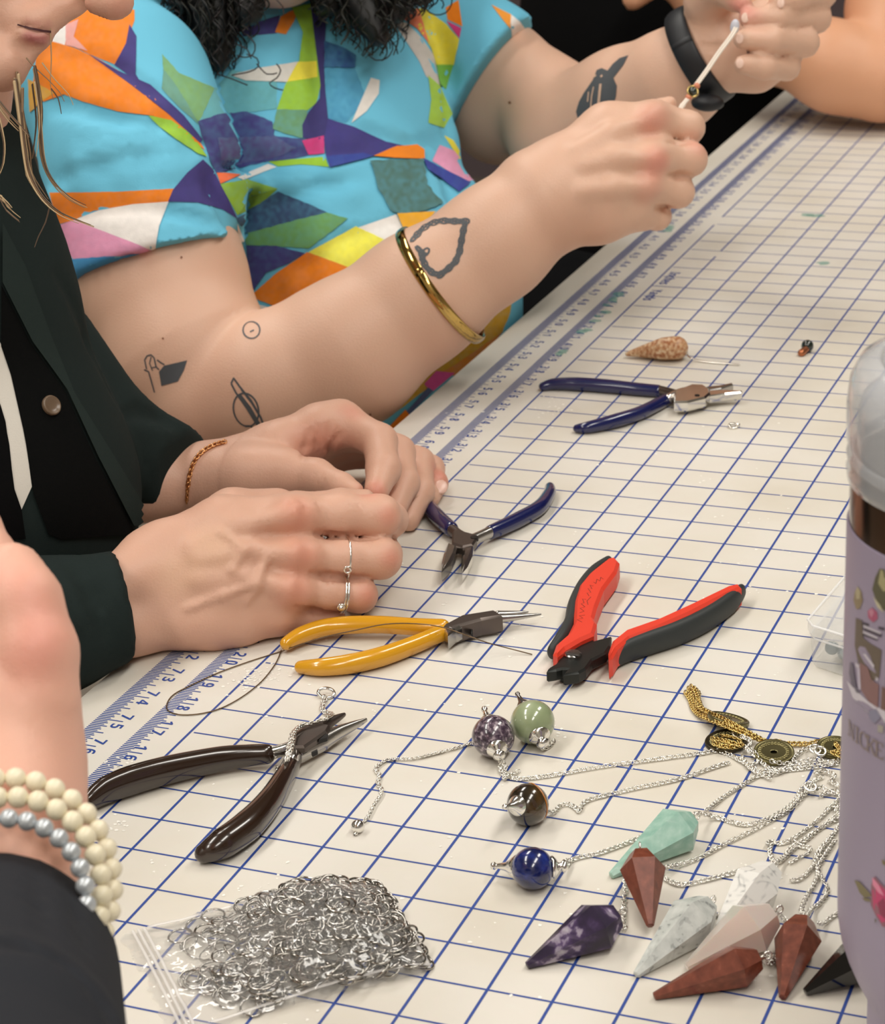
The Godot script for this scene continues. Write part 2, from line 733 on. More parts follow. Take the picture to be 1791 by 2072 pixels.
func cutting_mat() -> void:
	var t := thing("cutting_mat", "cream plastic cutting mat printed with a blue inch grid and rulers", "cutting mat", mat_at(14, 45))
	var vinyl := mat(Color.WHITE, 0.42)
	vinyl.albedo_texture = noise(0.006, 512, [[0.0, "d6cfc1"], [0.35, "dcd6ca"], [0.6, "dfdad0"], [1.0, "e2ded6"]], 5)
	vinyl.uv1_triplanar = true
	vinyl.uv1_scale = Vector3.ONE * 2.2
	vinyl.metallic_specular = 0.4
	var s := Shape.new()
	var o := [mat_at(-2.66, -5.8), mat_at(-2.66, 94.8), mat_at(31.6, 94.8), mat_at(31.6, -5.8)]
	s.plate(o, 0.0025, 0.0006)
	part("sheet", s.done(), t, vinyl)
	var ink := hexmat("2a4896", 0.5)
	s = Shape.new()
	for a in range(0, 29):
		var w := 0.024
		if a == 0:
			rect(s, -w, -3, w, 52.9)
			rect(s, -w, 53.9, w, 92)
		elif a == 1:
			rect(s, a - w, -3, a + w, 49.4)
			rect(s, a - w, 50.0, a + w, 92)
		else:
			rect(s, a - w, -3, a + w, 92)
	part("printed_grid_lines", s.done(), t, ink)
	s = Shape.new()
	for n in range(-3, 93):
		var w := 0.020 if n != 46 else 0.026
		rect(s, 0.07 if n != 46 and n != 54 else 0.0, n - w, 28, n + w, 0.0001)
	part("printed_cross_lines", s.done(), t, ink)
	s = Shape.new()
	for n in range(0, 93):
		for k in 16:
			var y := n + k / 16.0
			var big := 0.55 if k == 0 else (0.42 if k == 8 else (0.35 if k % 4 == 0 else (0.30 if k % 2 == 0 else 0.26)))
			rect(s, -1.94, y - 0.015, -1.94 + big, y + 0.015)
			rect(s, -0.95, y - 0.015, -0.95 + big * 0.92, y + 0.015)
	part("printed_rulers", s.done(), t, ink)
	# figures, read by someone seated at the left edge
	var font := SystemFont.new()
	font.font_names = PackedStringArray(["Droid Sans"])
	font.font_weight = 700
	var digits := []
	for d in 10:
		digits.append(letters(str(d), font))
	s = Shape.new()
	for n in range(1, 92):
		for row in [[str(92 - n), -1.42], [str(n), -0.58]]:
			var txt: String = row[0]
			for i in txt.length():
				var along: float = 0.19 - 0.38 * i if txt.length() == 2 else 0.18
				s.add_mesh(digits[int(txt[i])], lettering(mat_at(row[1], n + along, 0.00014), 0.25))
	part("printed_figures", s.done(), t, ink)
	s = Shape.new()
	s.add_mesh(letters("Inches", font), lettering(mat_at(0.3, 46.85, 0.00014), 0.3))
	s.add_mesh(letters("Yards", font), lettering(mat_at(0.3, 45.1, 0.00014), 0.3))
	part("printed_words", s.done(), t, ink)
	# specks of white and dabs of teal paint
	rng.seed = 5
	s = Shape.new()
	for i in 620:
		var c := mat_at(rng.randf_range(-2.3, 12), rng.randf_range(9, 36))
		if i % 3 and i > 3:
			c = s.v[rng.randi_range(0, s.v.size() - 1)] + Vector3(rng.randf_range(-0.008, 0.008), 0, rng.randf_range(-0.008, 0.008))
			c.y = 0
		speck(s, c, rng.randf_range(0.0003, 0.0011), 0.00016)
	part("white_specks", s.done(), t, hexmat("fbf8f0", 0.4)).set_meta("kind", "stuff")
	var teal := clear(Color("3fa79b"), 0.4, 0.6)
	for p in flat("1252,596 1246,602 1240,608 1228,618 1226,632 1210,640 1204,650 1188,668 1176,672 1140,712 1132,716 1354,462 1352,467 1356,458 1664,532 1640,436 1655,437 1630,435"):
		s = Shape.new()
		speck(s, on(p.x, p.y), rng.randf_range(0.0025, 0.006), 0.00018)
		part("teal_paint_dab", s.done(), t, teal)

func letters(txt: String, font: Font) -> TextMesh:
	var m := TextMesh.new()
	m.text = txt
	m.font = font
	m.font_size = 64
	m.pixel_size = 0.01
	m.depth = 0.0
	m.curve_step = 4.0
	return m

# lettering laid flat, its top towards the middle of the mat; tall: capital height in inches
func lettering(at: Vector3, tall: float) -> Transform3D:
	var k := tall * INCH / 0.47
	return Transform3D(Basis(Vector3(0, 0, 1) * k, Vector3(1, 0, 0) * k, Vector3(0, 1, 0) * k), at)

func speck(s: Shape, at: Vector3, r: float, lift: float) -> void:
	var pts := []
	for i in 8:
		var a := TAU * i / 8
		pts.append(at + Vector3(cos(a), 0, sin(a)) * r * rng.randf_range(0.5, 1.2) + Vector3.UP * lift)
	s.face(pts)

# ---- the pliers and cutters
# nodes "x,y,across,tall[,height]" : pixel of the middle line and the two radii in mm; the handle lies on the mat unless a height is given
func handle(s: Shape, spec: String, sides := 18, ends := true) -> void:
	var pts := PackedVector3Array()
	var rr := []
	for r in nums(spec):
		pts.append(on(r[0], r[1], (r[4] if r.size() > 4 else r[3] + 0.3) / 1000.0))
		rr.append(Vector2(r[2], r[3]) / 1000.0)
	var c := Curve3D.new()
	c.bake_interval = 0.003
	var fine := PackedVector3Array()
	var fr := []
	for i in pts.size() - 1:
		var p0 := pts[maxi(i - 1, 0)]
		var p3 := pts[mini(i + 2, pts.size() - 1)]
		for k in 6:
			var t := k / 6.0
			fine.append(pts[i].cubic_interpolate(pts[i + 1], p0, p3, t))
			fr.append(rr[i].lerp(rr[i + 1], t))
	fine.append(pts[pts.size() - 1])
	fr.append(rr[rr.size() - 1])
	s.tube(fine, fr, sides, Vector3.UP, ends)

func sheet_part(called: String, t: Node3D, m: Material, outline: String, high: float, thick: float, chamfer := 0.0008) -> void:
	var s := Shape.new()
	s.plate(path_on(outline, high), thick, chamfer)
	part(called, s.done(), t, m)

func handle_part(called: String, t: Node3D, m: Material, spec: String, ends := true) -> void:
	var s := Shape.new()
	handle(s, spec, 20, ends)
	part(called, s.done(), t, m)

func dipped(c: String) -> StandardMaterial3D:
	var m := hexmat(c, 0.22)
	m.clearcoat_enabled = true
	m.clearcoat = 0.8
	m.clearcoat_roughness = 0.06
	return m

func tools() -> void:
	var steel := hexmat("b9b6b2", 0.24, 1.0)
	var dull := hexmat("6a615c", 0.36, 0.9)
	var bright := hexmat("e4e2de", 0.14, 1.0)
	# yellow round-nose pliers
	var t := thing("pliers", "round-nose pliers with glossy yellow dipped handles, jaws pointing right", "pliers", on(800, 1300))
	var yel := dipped("d99c1a")
	handle_part("handle", t, yel, "580,1302,3.4,3.4,5 608,1286,4.3,4.3,6 650,1272,4.5,4.6,7 700,1265,4.5,4.6,7.5 770,1264,4.4,4.5,7.5 840,1268,4.3,4.4,7 895,1269,4,4.2,6.5")
	handle_part("handle", t, yel, "609,1350,3.2,3.2 650,1350,4.4,4.4 710,1343,4.9,4.9 770,1329,4.9,4.9 830,1308,4.4,4.6 880,1287,4.1,4.3,5.5 904,1278,4,4.2,6")
	sheet_part("box_joint", t, dull, "898,1263 934,1243 1000,1233 1017,1244 974,1252 914,1268", 0.0112, 0.010, 0.0012)
	sheet_part("joint_cheek", t, steel, "899,1272 916,1262 946,1251 955,1254 922,1272 906,1284", 0.0105, 0.0085, 0.001)
	sheet_part("rivet_slot", t, hexmat("1d1b1a", 0.6), "952,1268 956,1266 957,1281 953,1283", 0.0068, 0.003, 0.0003)
	handle_part("jaw", t, steel, "1010,1252,2.3,2.6,6.2 1050,1248,1.5,1.6,6.2 1094,1243,0.45,0.5,6.2")
	handle_part("jaw", t, steel, "1008,1244,2.0,2.2,7.0 1040,1241,1.3,1.3,7.0 1068,1238,0.45,0.5,7.0")
	# brown long-nose pliers
	t = thing("pliers", "long-nose pliers with shiny dark brown handles and a silver chain round the joint", "pliers", on(500, 1600))
	var brown := dipped("2a1a10")
	handle_part("handle", t, brown, "180,1622,3.6,4.4,5 212,1600,4.6,6.4,6.8 262,1580,5,7.0,7.4 340,1558,5,6.7,7.2 440,1537,4.6,6.0,7 500,1529,4.2,5.2,7 540,1526,3.9,4.7,7")
	handle_part("handle", t, brown, "413,1727,4,4.2 450,1707,6.6,6.4 500,1671,6.8,6.6 543,1625,5.6,6.2 573,1578,4.6,5.4 590,1545,3.8,4.6 596,1530,3.4,4.2,6.5")
	handle_part("shank", t, bright, "536,1526,2.8,3.4,7.2 565,1520,2.4,3.0,7.6 596,1510,2.4,3.0,7.8")
	handle_part("shank", t, bright, "592,1540,2.6,3.6,6.8 602,1520,2.6,3.4,7.2 622,1500,2.4,3.2,7.4")
	handle_part("jaw", t, dull, "600,1500,3.4,3.8,7.2 634,1478,4.2,3.6,7.4 664,1463,2.8,2.8,7 697,1446,0.7,1.0,6.4")
	handle_part("jaw", t, steel, "606,1527,3.6,4.2,5.6 648,1503,4.4,4.3,5.6 690,1480,2.8,3.2,5.6 741,1457,0.6,1.0,5.8")
	sheet_part("pivot_plate", t, dull, "594,1510 597,1490 624,1470 650,1461 668,1466 662,1478 640,1494 616,1510", 0.0116, 0.004, 0.001)
	sheet_part("jaw_notch", t, hexmat("161413", 0.6), "645,1497 660,1483 664,1486 662,1492", 0.0105, 0.002, 0.0002)
	sheet_part("jaw_notch", t, hexmat("161413", 0.6), "630,1521 642,1515 643,1519 632,1524", 0.0092, 0.002, 0.0002)
	# red and black flush cutters
	t = thing("flush_cutters", "flush cutters with red and black moulded grips and a black head", "cutters", on(1250, 1260))
	var red := hexmat("e2402b", 0.42)
	var rubber := hexmat("2c3030", 0.55)
	var black := hexmat("2a2c2a", 0.38, 0.5)
	handle_part("outer_grip", t, rubber, "1231,1139,2.6,4.0,6 1204,1160,3.2,5,6 1180,1190,3.4,5.4,6 1162,1228,3.4,5.4,6 1155,1262,3.4,5.4,6 1138,1293,3.4,5.2,6 1118,1319,2.6,4,5")
	sheet_part("inner_grip", t, red, "1229,1128 1245,1126 1254,1135 1248,1155 1222,1190 1208,1226 1202,1248 1208,1259 1202,1281 1177,1292 1146,1310 1128,1325 1119,1320 1126,1300 1150,1279 1161,1257 1163,1212 1172,1181 1194,1155", 0.0122, 0.0112, 0.0016)
	handle_part("outer_grip", t, rubber, "1500,1197,2.4,4.2,6 1478,1220,3.6,6,6.3 1430,1253,3.9,6.4,6.6 1375,1280,3.9,6.4,6.6 1315,1301,3.7,6.2,6.4 1270,1318,3.3,5.8,6 1243,1338,2.2,3.6,4.5")
	sheet_part("inner_grip", t, red, "1495,1180 1472,1184 1397,1220 1331,1250 1265,1273 1240,1293 1231,1318 1232,1333 1240,1328 1250,1310 1276,1288 1330,1268 1398,1238 1470,1201 1501,1187", 0.0126, 0.0116, 0.0014)
	sheet_part("blade", t, black, "1194,1285 1203,1296 1238,1287 1236,1306 1226,1320 1199,1334 1186,1352 1172,1360 1140,1364 1150,1352 1138,1352 1126,1355 1106,1357 1110,1350 1126,1341 1130,1328 1148,1308 1176,1292", 0.0088, 0.0062, 0.001)
	sheet_part("blade", t, black, "1200,1338 1186,1354 1174,1363 1134,1366 1150,1356 1170,1350 1186,1340", 0.005, 0.0042, 0.0008)
	var s := Shape.new()
	s.turned([Vector2(0.0042, -0.002), Vector2(0.0042, 0.0006), Vector2(0.0036, 0.0012), Vector2(0.0, 0.0013)], on(1159, 1325, 0.0092), Vector3.UP, 24, true)
	part("pivot_screw", s.done(), t, steel)
	s = Shape.new()
	s.block(on(1159, 1325, 0.0104) - Vector3(0.003, 0, 0.0005), on(1159, 1325, 0.0107) + Vector3(0.003, 0, 0.0005))
	part("screw_slot", s.done(), t, hexmat("3a3836", 0.5))
	s = Shape.new()                                    # faint handwriting along the red grip
	for w in ["1221,1172 1216,1168 1214,1176 1208,1172 1206,1181 1201,1178", "1201,1186 1194,1184 1198,1192 1190,1191 1196,1199 1188,1200 1192,1206", "1186,1213 1179,1212 1182,1220 1176,1222 1184,1228 1174,1231 1182,1237 1173,1240", "1184,1245 1172,1246 1180,1251 1168,1254 1178,1259", "1196,1208 1188,1216 1190,1224"]:
		var pts := []
		var ups := []
		for p in flat(w):
			pts.append(on(p.x, p.y, 0.0122))
			ups.append(Vector3.UP)
		s.band(pts, ups, 0.00035, 0.0001)
	part("handwriting", s.done(), t, hexmat("7a2a1c", 0.6))
	# blue side cutters beside the hand
	var blue := dipped("0d1650")
	t = thing("pliers", "blue-handled side cutters beside the clasped hands, short jaws towards the camera", "pliers", on(950, 1080))
	handle_part("handle", t, blue, "846,1003,4.4,4.4,5 868,1027,4.5,4.5,5 890,1050,4.5,4.5,5.2 913,1071,4.2,4.4,5.5")
	handle_part("handle", t, blue, "1113,986,3.0,3.0 1111,1000,3.7,3.7 1091,1027,4.3,4.3 1052,1050,4.4,4.5 1014,1068,4.2,4.3,5.2 993,1077,3.8,4,5.5")
	handle_part("shank", t, steel, "994,1076,3.2,3.4,5.8 976,1084,3.0,3.2,6 958,1092,3.2,3.2,6.2")
	handle_part("shank", t, dull, "912,1070,3.2,3.4,5.8 922,1078,3.0,3.2,6 934,1088,3.2,3.2,6.2")
	sheet_part("pivot_plate", t, dull, "915,1074 928,1068 943,1075 962,1080 965,1089 957,1101 936,1105 914,1098", 0.0098, 0.006, 0.001)
	sheet_part("jaw", t, steel, "906,1097 925,1103 921,1118 912,1136 893,1154 893,1138 898,1116", 0.009, 0.007, 0.0014)
	sheet_part("jaw", t, bright, "938,1104 959,1100 956,1120 946,1142 935,1155 933,1142 934,1122", 0.009, 0.007, 0.0016)
	s = Shape.new()
	s.turned([Vector2(0.0022, -0.002), Vector2(0.0022, 0.0003), Vector2(0.0, 0.0004)], on(960, 1087, 0.0098), Vector3.UP, 16, true)
	part("rivet", s.done(), t, hexmat("2a2523", 0.5, 0.6))
	# blue flat-nose pliers further off
	t = thing("pliers", "blue-handled flat-nose pliers below the shell pendant, slim jaws pointing right", "pliers", on(1280, 820))
	handle_part("handle", t, blue, "1099,782,2.8,2.8 1122,777,3.8,3.8 1169,777,4.4,4.4 1228,781,4.4,4.4 1286,787,4.2,4.2 1331,791,3.9,4")
	handle_part("handle", t, blue, "1168,867,2.6,2.6 1193,864,3.7,3.7 1247,851,4.4,4.4 1294,836,4.3,4.3 1333,817,4,4.1 1354,806,3.6,3.8")
	handle_part("shank", t, dull, "1330,788,2.8,3,5 1352,793,2.6,2.8,5.5 1374,800,2.8,3,6")
	handle_part("shank", t, bright, "1353,806,3,3.2,5.5 1366,799,2.8,3,6 1384,793,3,3,6.2")
	sheet_part("box_joint", t, bright, "1366,789 1400,776 1424,777 1436,785 1438,794 1428,803 1392,812 1364,812", 0.0098, 0.0074, 0.0012)
	sheet_part("jaw", t, bright, "1432,790 1470,788 1502,790 1500,793 1468,796 1436,800", 0.0085, 0.0055, 0.0008)
	sheet_part("jaw", t, steel, "1428,782 1456,779 1482,774 1484,777 1460,785 1436,788", 0.0085, 0.0055, 0.0008)
	s = Shape.new()
	s.turned([Vector2(0.0016, -0.002), Vector2(0.0016, 0.0003), Vector2(0.0, 0.0004)], on(1411, 800, 0.0098), Vector3.UP, 16, true)
	part("rivet", s.done(), t, hexmat("231f1e", 0.5, 0.6))
	# thin brown wire looped round the yellow pliers
	s = Shape.new()
	s.tube(smooth_path(path_on("1076,1324,0.6 1030,1312,3 985,1300,8 940,1284,12.5 890,1268,13 840,1262,12.6 780,1263,12.6 720,1275,12 660,1288,10 620,1300,8 585,1312,3.5 569,1318,0.6 500,1340,0.6 440,1362,0.6 390,1385,0.6 352,1405,0.6 338,1424,0.6 340,1438,0.6 362,1446,0.6 400,1445,0.6 445,1434,0.6 490,1410,0.6 530,1378,0.6 558,1342,0.6 569,1316,0.6", 0.0006), 0.004), 0.00032, 6, Vector3.ZERO)
	lone("jewellery_wire", s.done(), hexmat("6e5a44", 0.35, 0.7), "thin brown wire looped across the mat and over the yellow pliers", "wire")

# ---- pendulums, chains, coins and loose findings
var silver: StandardMaterial3D
var gold: StandardMaterial3D

func links(s: Shape, pts: PackedVector3Array, pitch := 0.0021, big := 0.00086, wire := 0.00032) -> void:
	var c := smooth_path(pts, pitch)
	for i in c.size() - 1:
		var t := c[i + 1] - c[i]
		if t.length() < 1e-6:
			continue
		t = t.normalized()
		var side := t.cross(Vector3.UP).normalized()
		var up := side.cross(t)
		var a := (0.25 if i % 2 else 1.15) + rng.randf_range(-0.2, 0.2)
		t = (t + side * 0.35).normalized()
		s.ring((c[i] + c[i + 1]) * 0.5, up * cos(a) + side * sin(a), big, wire, 9, 5, 1.35, t)

func chain_part(t: Node3D, called: String, m: Material, spec: String, h := 0.0011, pitch := 0.0021, big := 0.00086, wire := 0.00032) -> void:
	var s := Shape.new()
	for run in spec.split("|"):
		links(s, path_on(run, h), pitch, big, wire)
	var o := part(called, s.done(), t, m)
	o.set_meta("kind", "stuff")

# a six-sided pendulum stone lying on the mat: long point, short crown
func pendulum(called: String, label: String, tip: Vector2, crown: Vector2, wide: float, m: Material, turn: float, shoulder := 0.74, lift := 0.0) -> Node3D:
	var r := wide * 0.0005
	var a := on(tip.x, tip.y, 0.0016 + lift * 0.3)
	var b := on(crown.x, crown.y, r * 1.02 + lift)
	var t := thing(called, label, "pendulum", Vector3(b.x, 0, b.z), "stone pendulums in the pile")
	var axis := (b - a).normalized()
	var length := (b - a).length()
	var x := axis.cross(Vector3.UP).normalized()
	var y := x.cross(axis)
	var rings := []
	for k in [[0.0, 0.0009], [0.006, 0.0015], [shoulder, r], [1.0, r * 0.5]]:
		var row := []
		for i in 6:
			var q := turn + TAU * i / 6.0
			row.append(a + axis * (length * k[0]) + (x * cos(q) + y * sin(q)) * k[1])
		rings.append(row)
	var s := Shape.new()
	s.face(rings[0])
	for j in 3:
		for i in 6:
			s.face([rings[j][i], rings[j + 1][i], rings[j + 1][(i + 1) % 6], rings[j][(i + 1) % 6]])
	var top: Array = rings[3].duplicate()
	top.reverse()
	s.face(top)
	part("stone", s.done(), t, m)
	s = Shape.new()
	s.turned([Vector2(0.0014, -0.0004), Vector2(0.0024, 0.0002), Vector2(0.0012, 0.0008), Vector2(0.0008, 0.0022), Vector2(0.0, 0.0024)], b, axis, 14)
	s.ring(b + axis * 0.0036, x, 0.0016, 0.0004, 12, 6)
	part("bail", s.done(), t, silver)
	return t

func cone(s: Shape, at: Vector3, axis: Vector3, scale := 1.0) -> void:
	var prof := [Vector2(0.0045, 0.0), Vector2(0.0046, 0.0006), Vector2(0.0036, 0.0022), Vector2(0.0017, 0.0048), Vector2(0.0010, 0.0082), Vector2(0.0008, 0.0088), Vector2(0.0014, 0.0096), Vector2(0.0012, 0.0106), Vector2(0.0, 0.0110)]
	for i in prof.size():
		prof[i] *= scale
	s.turned(prof, at, axis, 24)

func cap(s: Shape, at: Vector3, axis: Vector3, scale := 1.0) -> void:
	var prof := [Vector2(0.0040, 0.0), Vector2(0.0042, 0.0006), Vector2(0.0030, 0.0018), Vector2(0.0016, 0.0026), Vector2(0.0014, 0.0034), Vector2(0.0026, 0.0046), Vector2(0.0014, 0.0058), Vector2(0.0, 0.0060)]
	for i in prof.size():
		prof[i] *= scale
	s.turned(prof, at, axis, 24)

func polished(m: StandardMaterial3D) -> StandardMaterial3D:
	m.clearcoat_enabled = true
	m.clearcoat = 0.9
	m.clearcoat_roughness = 0.03
	return m

func bead(label: String, at: Vector2, r: float, m: Material) -> Array:
	var p := on(at.x, at.y, r)
	var t := thing("bead_pendulum", label, "pendulum", Vector3(p.x, 0, p.z), "bead pendulums on the mat")
	var s := Shape.new()
	s.ball(p, r, Basis(), 24, 36)
	part("bead", s.done(), t, m)
	return [t, p]

func jewels() -> void:
	rng.seed = 11
	# beads
	var m := polished(stone_mat(noise(0.035, 256, [[0.0, "1d1520"], [0.42, "3b2c3c"], [0.6, "6a5a68"], [0.75, "b3a6ac"], [1.0, "d6ccd0"]], 5), 42.0, 0.25))
	var b := bead("speckled dark purple bead pendulum touching the pale green bead", Vector2(998, 1490), 0.0096, m)
	var s := Shape.new()
	var dir: Vector3 = (on(1016, 1545, 0.006) - b[1]).normalized()
	cap(s, b[1] + dir * 0.0086, dir, 1.15)
	part("cap", s.done(), b[0], silver)
	s = Shape.new()
	dir = (on(978, 1428, 0.014) - b[1]).normalized()
	cone(s, b[1] + dir * 0.0088, dir, 1.1)
	part("finial", s.done(), b[0], silver)
	chain_part(b[0], "chain", silver, "1013,1533,3 1012,1552,2 1018,1566 1030,1572 1050,1576 1100,1571 1160,1561 1230,1549 1300,1540 1360,1532 1420,1524 1450,1519 1475,1526 1500,1540 1530,1556|1016,1540,3.4 1024,1556,2 1020,1574,2 1040,1565 1050,1560")
	m = polished(stone_mat(noise(0.01, 256, [[0.0, "7f8d68"], [0.5, "94a17c"], [1.0, "a9b394"]], 3), 18.0, 0.2))
	b = bead("pale green translucent bead pendulum behind the purple bead", Vector2(1078, 1461), 0.0100, m)
	s = Shape.new()
	dir = (on(1100, 1506, 0.006) - b[1]).normalized()
	cap(s, b[1] + dir * 0.009, dir, 1.2)
	part("cap", s.done(), b[0], silver)
	s = Shape.new()
	dir = (on(1046, 1402, 0.017) - b[1]).normalized()
	cone(s, b[1] + dir * 0.0092, dir, 0.85)
	part("finial", s.done(), b[0], hexmat("8d8886", 0.25, 1.0))
	chain_part(b[0], "chain_end", silver, "1101,1502,4 1096,1512,2.4 1104,1514,1.4 1114,1508 1122,1498|1096,1500,4.4 1106,1510,2 1110,1502,2")
	m = polished(stone_mat(noise(0.012, 256, [[0.0, "15100a"], [0.5, "2a2113"], [0.72, "3a2c16"], [1.0, "6b4a1c"]], 3), 16.0, 0.18))
	b = bead("dark brown striped bead pendulum with a silver end facing the camera", Vector2(1068, 1628), 0.0089, m)
	s = Shape.new()
	dir = (on(1046, 1626, 0.0105) - b[1] + Vector3(0, 0.004, 0.010)).normalized()
	cone(s, b[1] + dir * 0.0078, dir, 0.95)
	part("finial", s.done(), b[0], silver)
	s = Shape.new()
	dir = (on(1092, 1618, 0.009) - b[1]).normalized()
	s.ring(b[1] + dir * 0.0042, dir, 0.0079, 0.00035, 40, 6)
	part("amber_stripe", s.done(), b[0], polished(hexmat("b8722a", 0.25)))
	chain_part(b[0], "chain", silver, "1106,1640,5 1118,1644,2 1128,1636 1134,1630 1150,1627 1164,1634 1172,1642 1180,1626 1196,1617 1230,1608 1290,1594 1350,1582 1395,1570 1440,1554 1475,1543")
	m = polished(stone_mat(noise(0.02, 256, [[0.0, "060b2c"], [0.5, "0f1c58"], [0.8, "1c3080"], [0.93, "31469a"], [1.0, "a58e54"]], 5), 22.0, 0.2))
	b = bead("deep blue bead pendulum with a long silver cone pointing left", Vector2(1078, 1757), 0.0085, m)
	s = Shape.new()
	dir = (on(1000, 1752, 0.0055) - b[1]).normalized()
	cone(s, b[1] + dir * 0.0066, dir, 1.12)
	part("finial", s.done(), b[0], silver)
	s = Shape.new()
	dir = (on(1150, 1752, 0.008) - b[1]).normalized()
	cap(s, b[1] + dir * 0.0076, dir, 1.1)
	part("cap", s.done(), b[0], silver)
	chain_part(b[0], "chain", silver, "1134,1755,5 1148,1748,2.4 1158,1740 1180,1733 1210,1727 1250,1713 1290,1697 1320,1688 1350,1690|1140,1750,4 1150,1740,2 1150,1752,2")
	# stones
	var jasper := stone_mat(noise(0.02, 256, [[0.0, "58281a"], [0.45, "743a28"], [0.8, "854733"], [1.0, "a86a55"]], 5), 40.0, 0.32)
	m = stone_mat(noise(0.018, 256, [[0.0, "7fae9f"], [0.5, "9cc3b3"], [0.8, "b0cfc2"], [1.0, "dbe6de"]], 5), 40.0, 0.3)
	var t := pendulum("stone_pendulum", "pale sea-green faceted stone pendulum lying under a red-brown one", Vector2(1236, 1772), Vector2(1398, 1660), 20.5, m, 0.3, 0.84)
	chain_part(t, "chain", silver, "1404,1648,9 1418,1646,5 1440,1652,2 1462,1657 1490,1666 1515,1668 1550,1658 1585,1640 1610,1618 1622,1596 1640,1582 1665,1572|1428,1640,2 1465,1612 1500,1590 1535,1570 1580,1560 1640,1553 1695,1545")
	t = pendulum("stone_pendulum", "red-brown faceted stone pendulum pointing at the camera beside the sea-green one", Vector2(1316, 1874), Vector2(1297, 1728), 18.0, jasper, 0.0, 0.79, 0.008)
	chain_part(t, "chain", silver, "1340,1757,4 1370,1750,2 1400,1742 1430,1728 1470,1706 1520,1682 1570,1655 1600,1636 1630,1606 1650,1584|1344,1776 1362,1786 1382,1790 1410,1785 1450,1775 1490,1764 1522,1754")
	m = stone_mat(noise(0.016, 256, [[0.0, "170f22"], [0.5, "2d1d3c"], [0.68, "4d3a60"], [0.76, "b3a6ba"], [1.0, "efeaec"]], 5), 24.0, 0.28)
	t = pendulum("stone_pendulum", "dark purple and white faceted stone pendulum pointing left", Vector2(1066, 1954), Vector2(1246, 1852), 20.5, m, 0.5, 0.78)
	chain_part(t, "chain", silver, "1250,1866,6 1257,1878,3 1262,1864,2 1262,1840 1263,1820 1266,1800 1264,1782,2|1252,1872,4 1258,1882,2 1266,1874,2")
	m = stone_mat(noise(0.022, 256, [[0.0, "23262a"], [0.17, "3d4246"], [0.22, "b9beba"], [0.6, "ccd0cb"], [1.0, "e3e6e2"]], 5, FastNoiseLite.TYPE_SIMPLEX_SMOOTH, 8), 30.0, 0.3)
	t = pendulum("stone_pendulum", "milky grey-white stone pendulum flecked with black", Vector2(1287, 1973), Vector2(1432, 1832), 20.0, m, 0.35, 0.78)
	chain_part(t, "chain", silver, "1440,1850,9 1452,1852,5 1462,1848,2 1470,1842|1444,1856,7 1458,1858,3 1468,1850,2")
	m = stone_mat(noise(0.016, 256, [[0.0, "f4f3ee"], [0.80, "f0efea"], [0.90, "b9b9b7"], [1.0, "77797b"]], 2), 22.0, 0.3)
	var veins: FastNoiseLite = m.albedo_texture.noise
	veins.fractal_type = FastNoiseLite.FRACTAL_RIDGED
	t = pendulum("stone_pendulum", "white stone pendulum with thin grey veins at the head of the pile", Vector2(1442, 1902), Vector2(1560, 1762), 21.0, m, 0.2, 0.72)
	chain_part(t, "chain", silver, "1562,1752,8 1572,1744,4 1590,1732,2 1612,1712 1640,1690 1670,1668 1705,1640|1552,1708,2 1560,1704 1558,1722 1566,1745 1585,1738 1600,1716 1630,1700 1660,1676 1700,1655|1560,1704 1580,1706 1600,1700 1630,1680 1660,1655 1700,1615|1604,1702,2 1620,1712 1640,1716 1632,1728 1618,1734 1600,1745|1600,1782 1620,1778 1640,1760 1656,1735 1670,1710 1700,1672")
	m = mat(Color(0.93, 0.86, 0.82, 0.6), 0.22)
	m.refraction_enabled = true
	m.refraction_scale = 0.04
	m.subsurf_scatter_enabled = true
	m.subsurf_scatter_strength = 0.3
	t = pendulum("stone_pendulum", "pale pink see-through stone pendulum in the middle of the pile", Vector2(1388, 1957), Vector2(1562, 1850), 21.5, m, 0.5, 0.74, 0.002)
	chain_part(t, "chain", silver, "1566,1845,9 1576,1850,5 1584,1856,2 1592,1866")
	t = pendulum("stone_pendulum", "red-brown faceted stone pendulum lying across the pale pink one", Vector2(1323, 2016), Vector2(1535, 1940), 17.0, jasper, 0.45, 0.8)
	chain_part(t, "chain", silver, "1540,1938,6 1552,1936,3 1562,1944,2 1566,1934 1556,1928|1544,1944,4 1556,1952,2 1568,1946 1572,1936")
	t = pendulum("stone_pendulum", "red-brown faceted stone pendulum nearest the tumbler, pointing at the camera", Vector2(1584, 2019), Vector2(1624, 1866), 18.0, jasper, 0.1, 0.76)
	chain_part(t, "chain", silver, "1627,1856,8 1622,1840,4 1634,1812,1.5 1650,1785 1656,1760 1650,1738 1662,1715 1685,1690 1700,1668|1632,1858,8 1640,1842,3 1660,1826 1672,1812 1674,1796 1664,1776 1655,1760 1664,1740 1690,1700|1656,1868,5 1668,1868,1.5 1682,1856 1698,1846 1712,1840")
	t = pendulum("stone_pendulum", "glossy black faceted stone pendulum half hidden behind the tumbler", Vector2(1629, 2008), Vector2(1768, 1926), 17.0, polished(hexmat("0a0a0c", 0.12)), 0.52, 0.74)
	chain_part(t, "chain", silver, "1778,1915,8 1790,1912,3 1800,1906")
	# silver chain thrown over the brown pliers, and the loose one with a ball end
	t = thing("silver_chain", "short silver chain draped over the joint of the brown pliers, clasp on the mat", "chain", on(620, 1480))
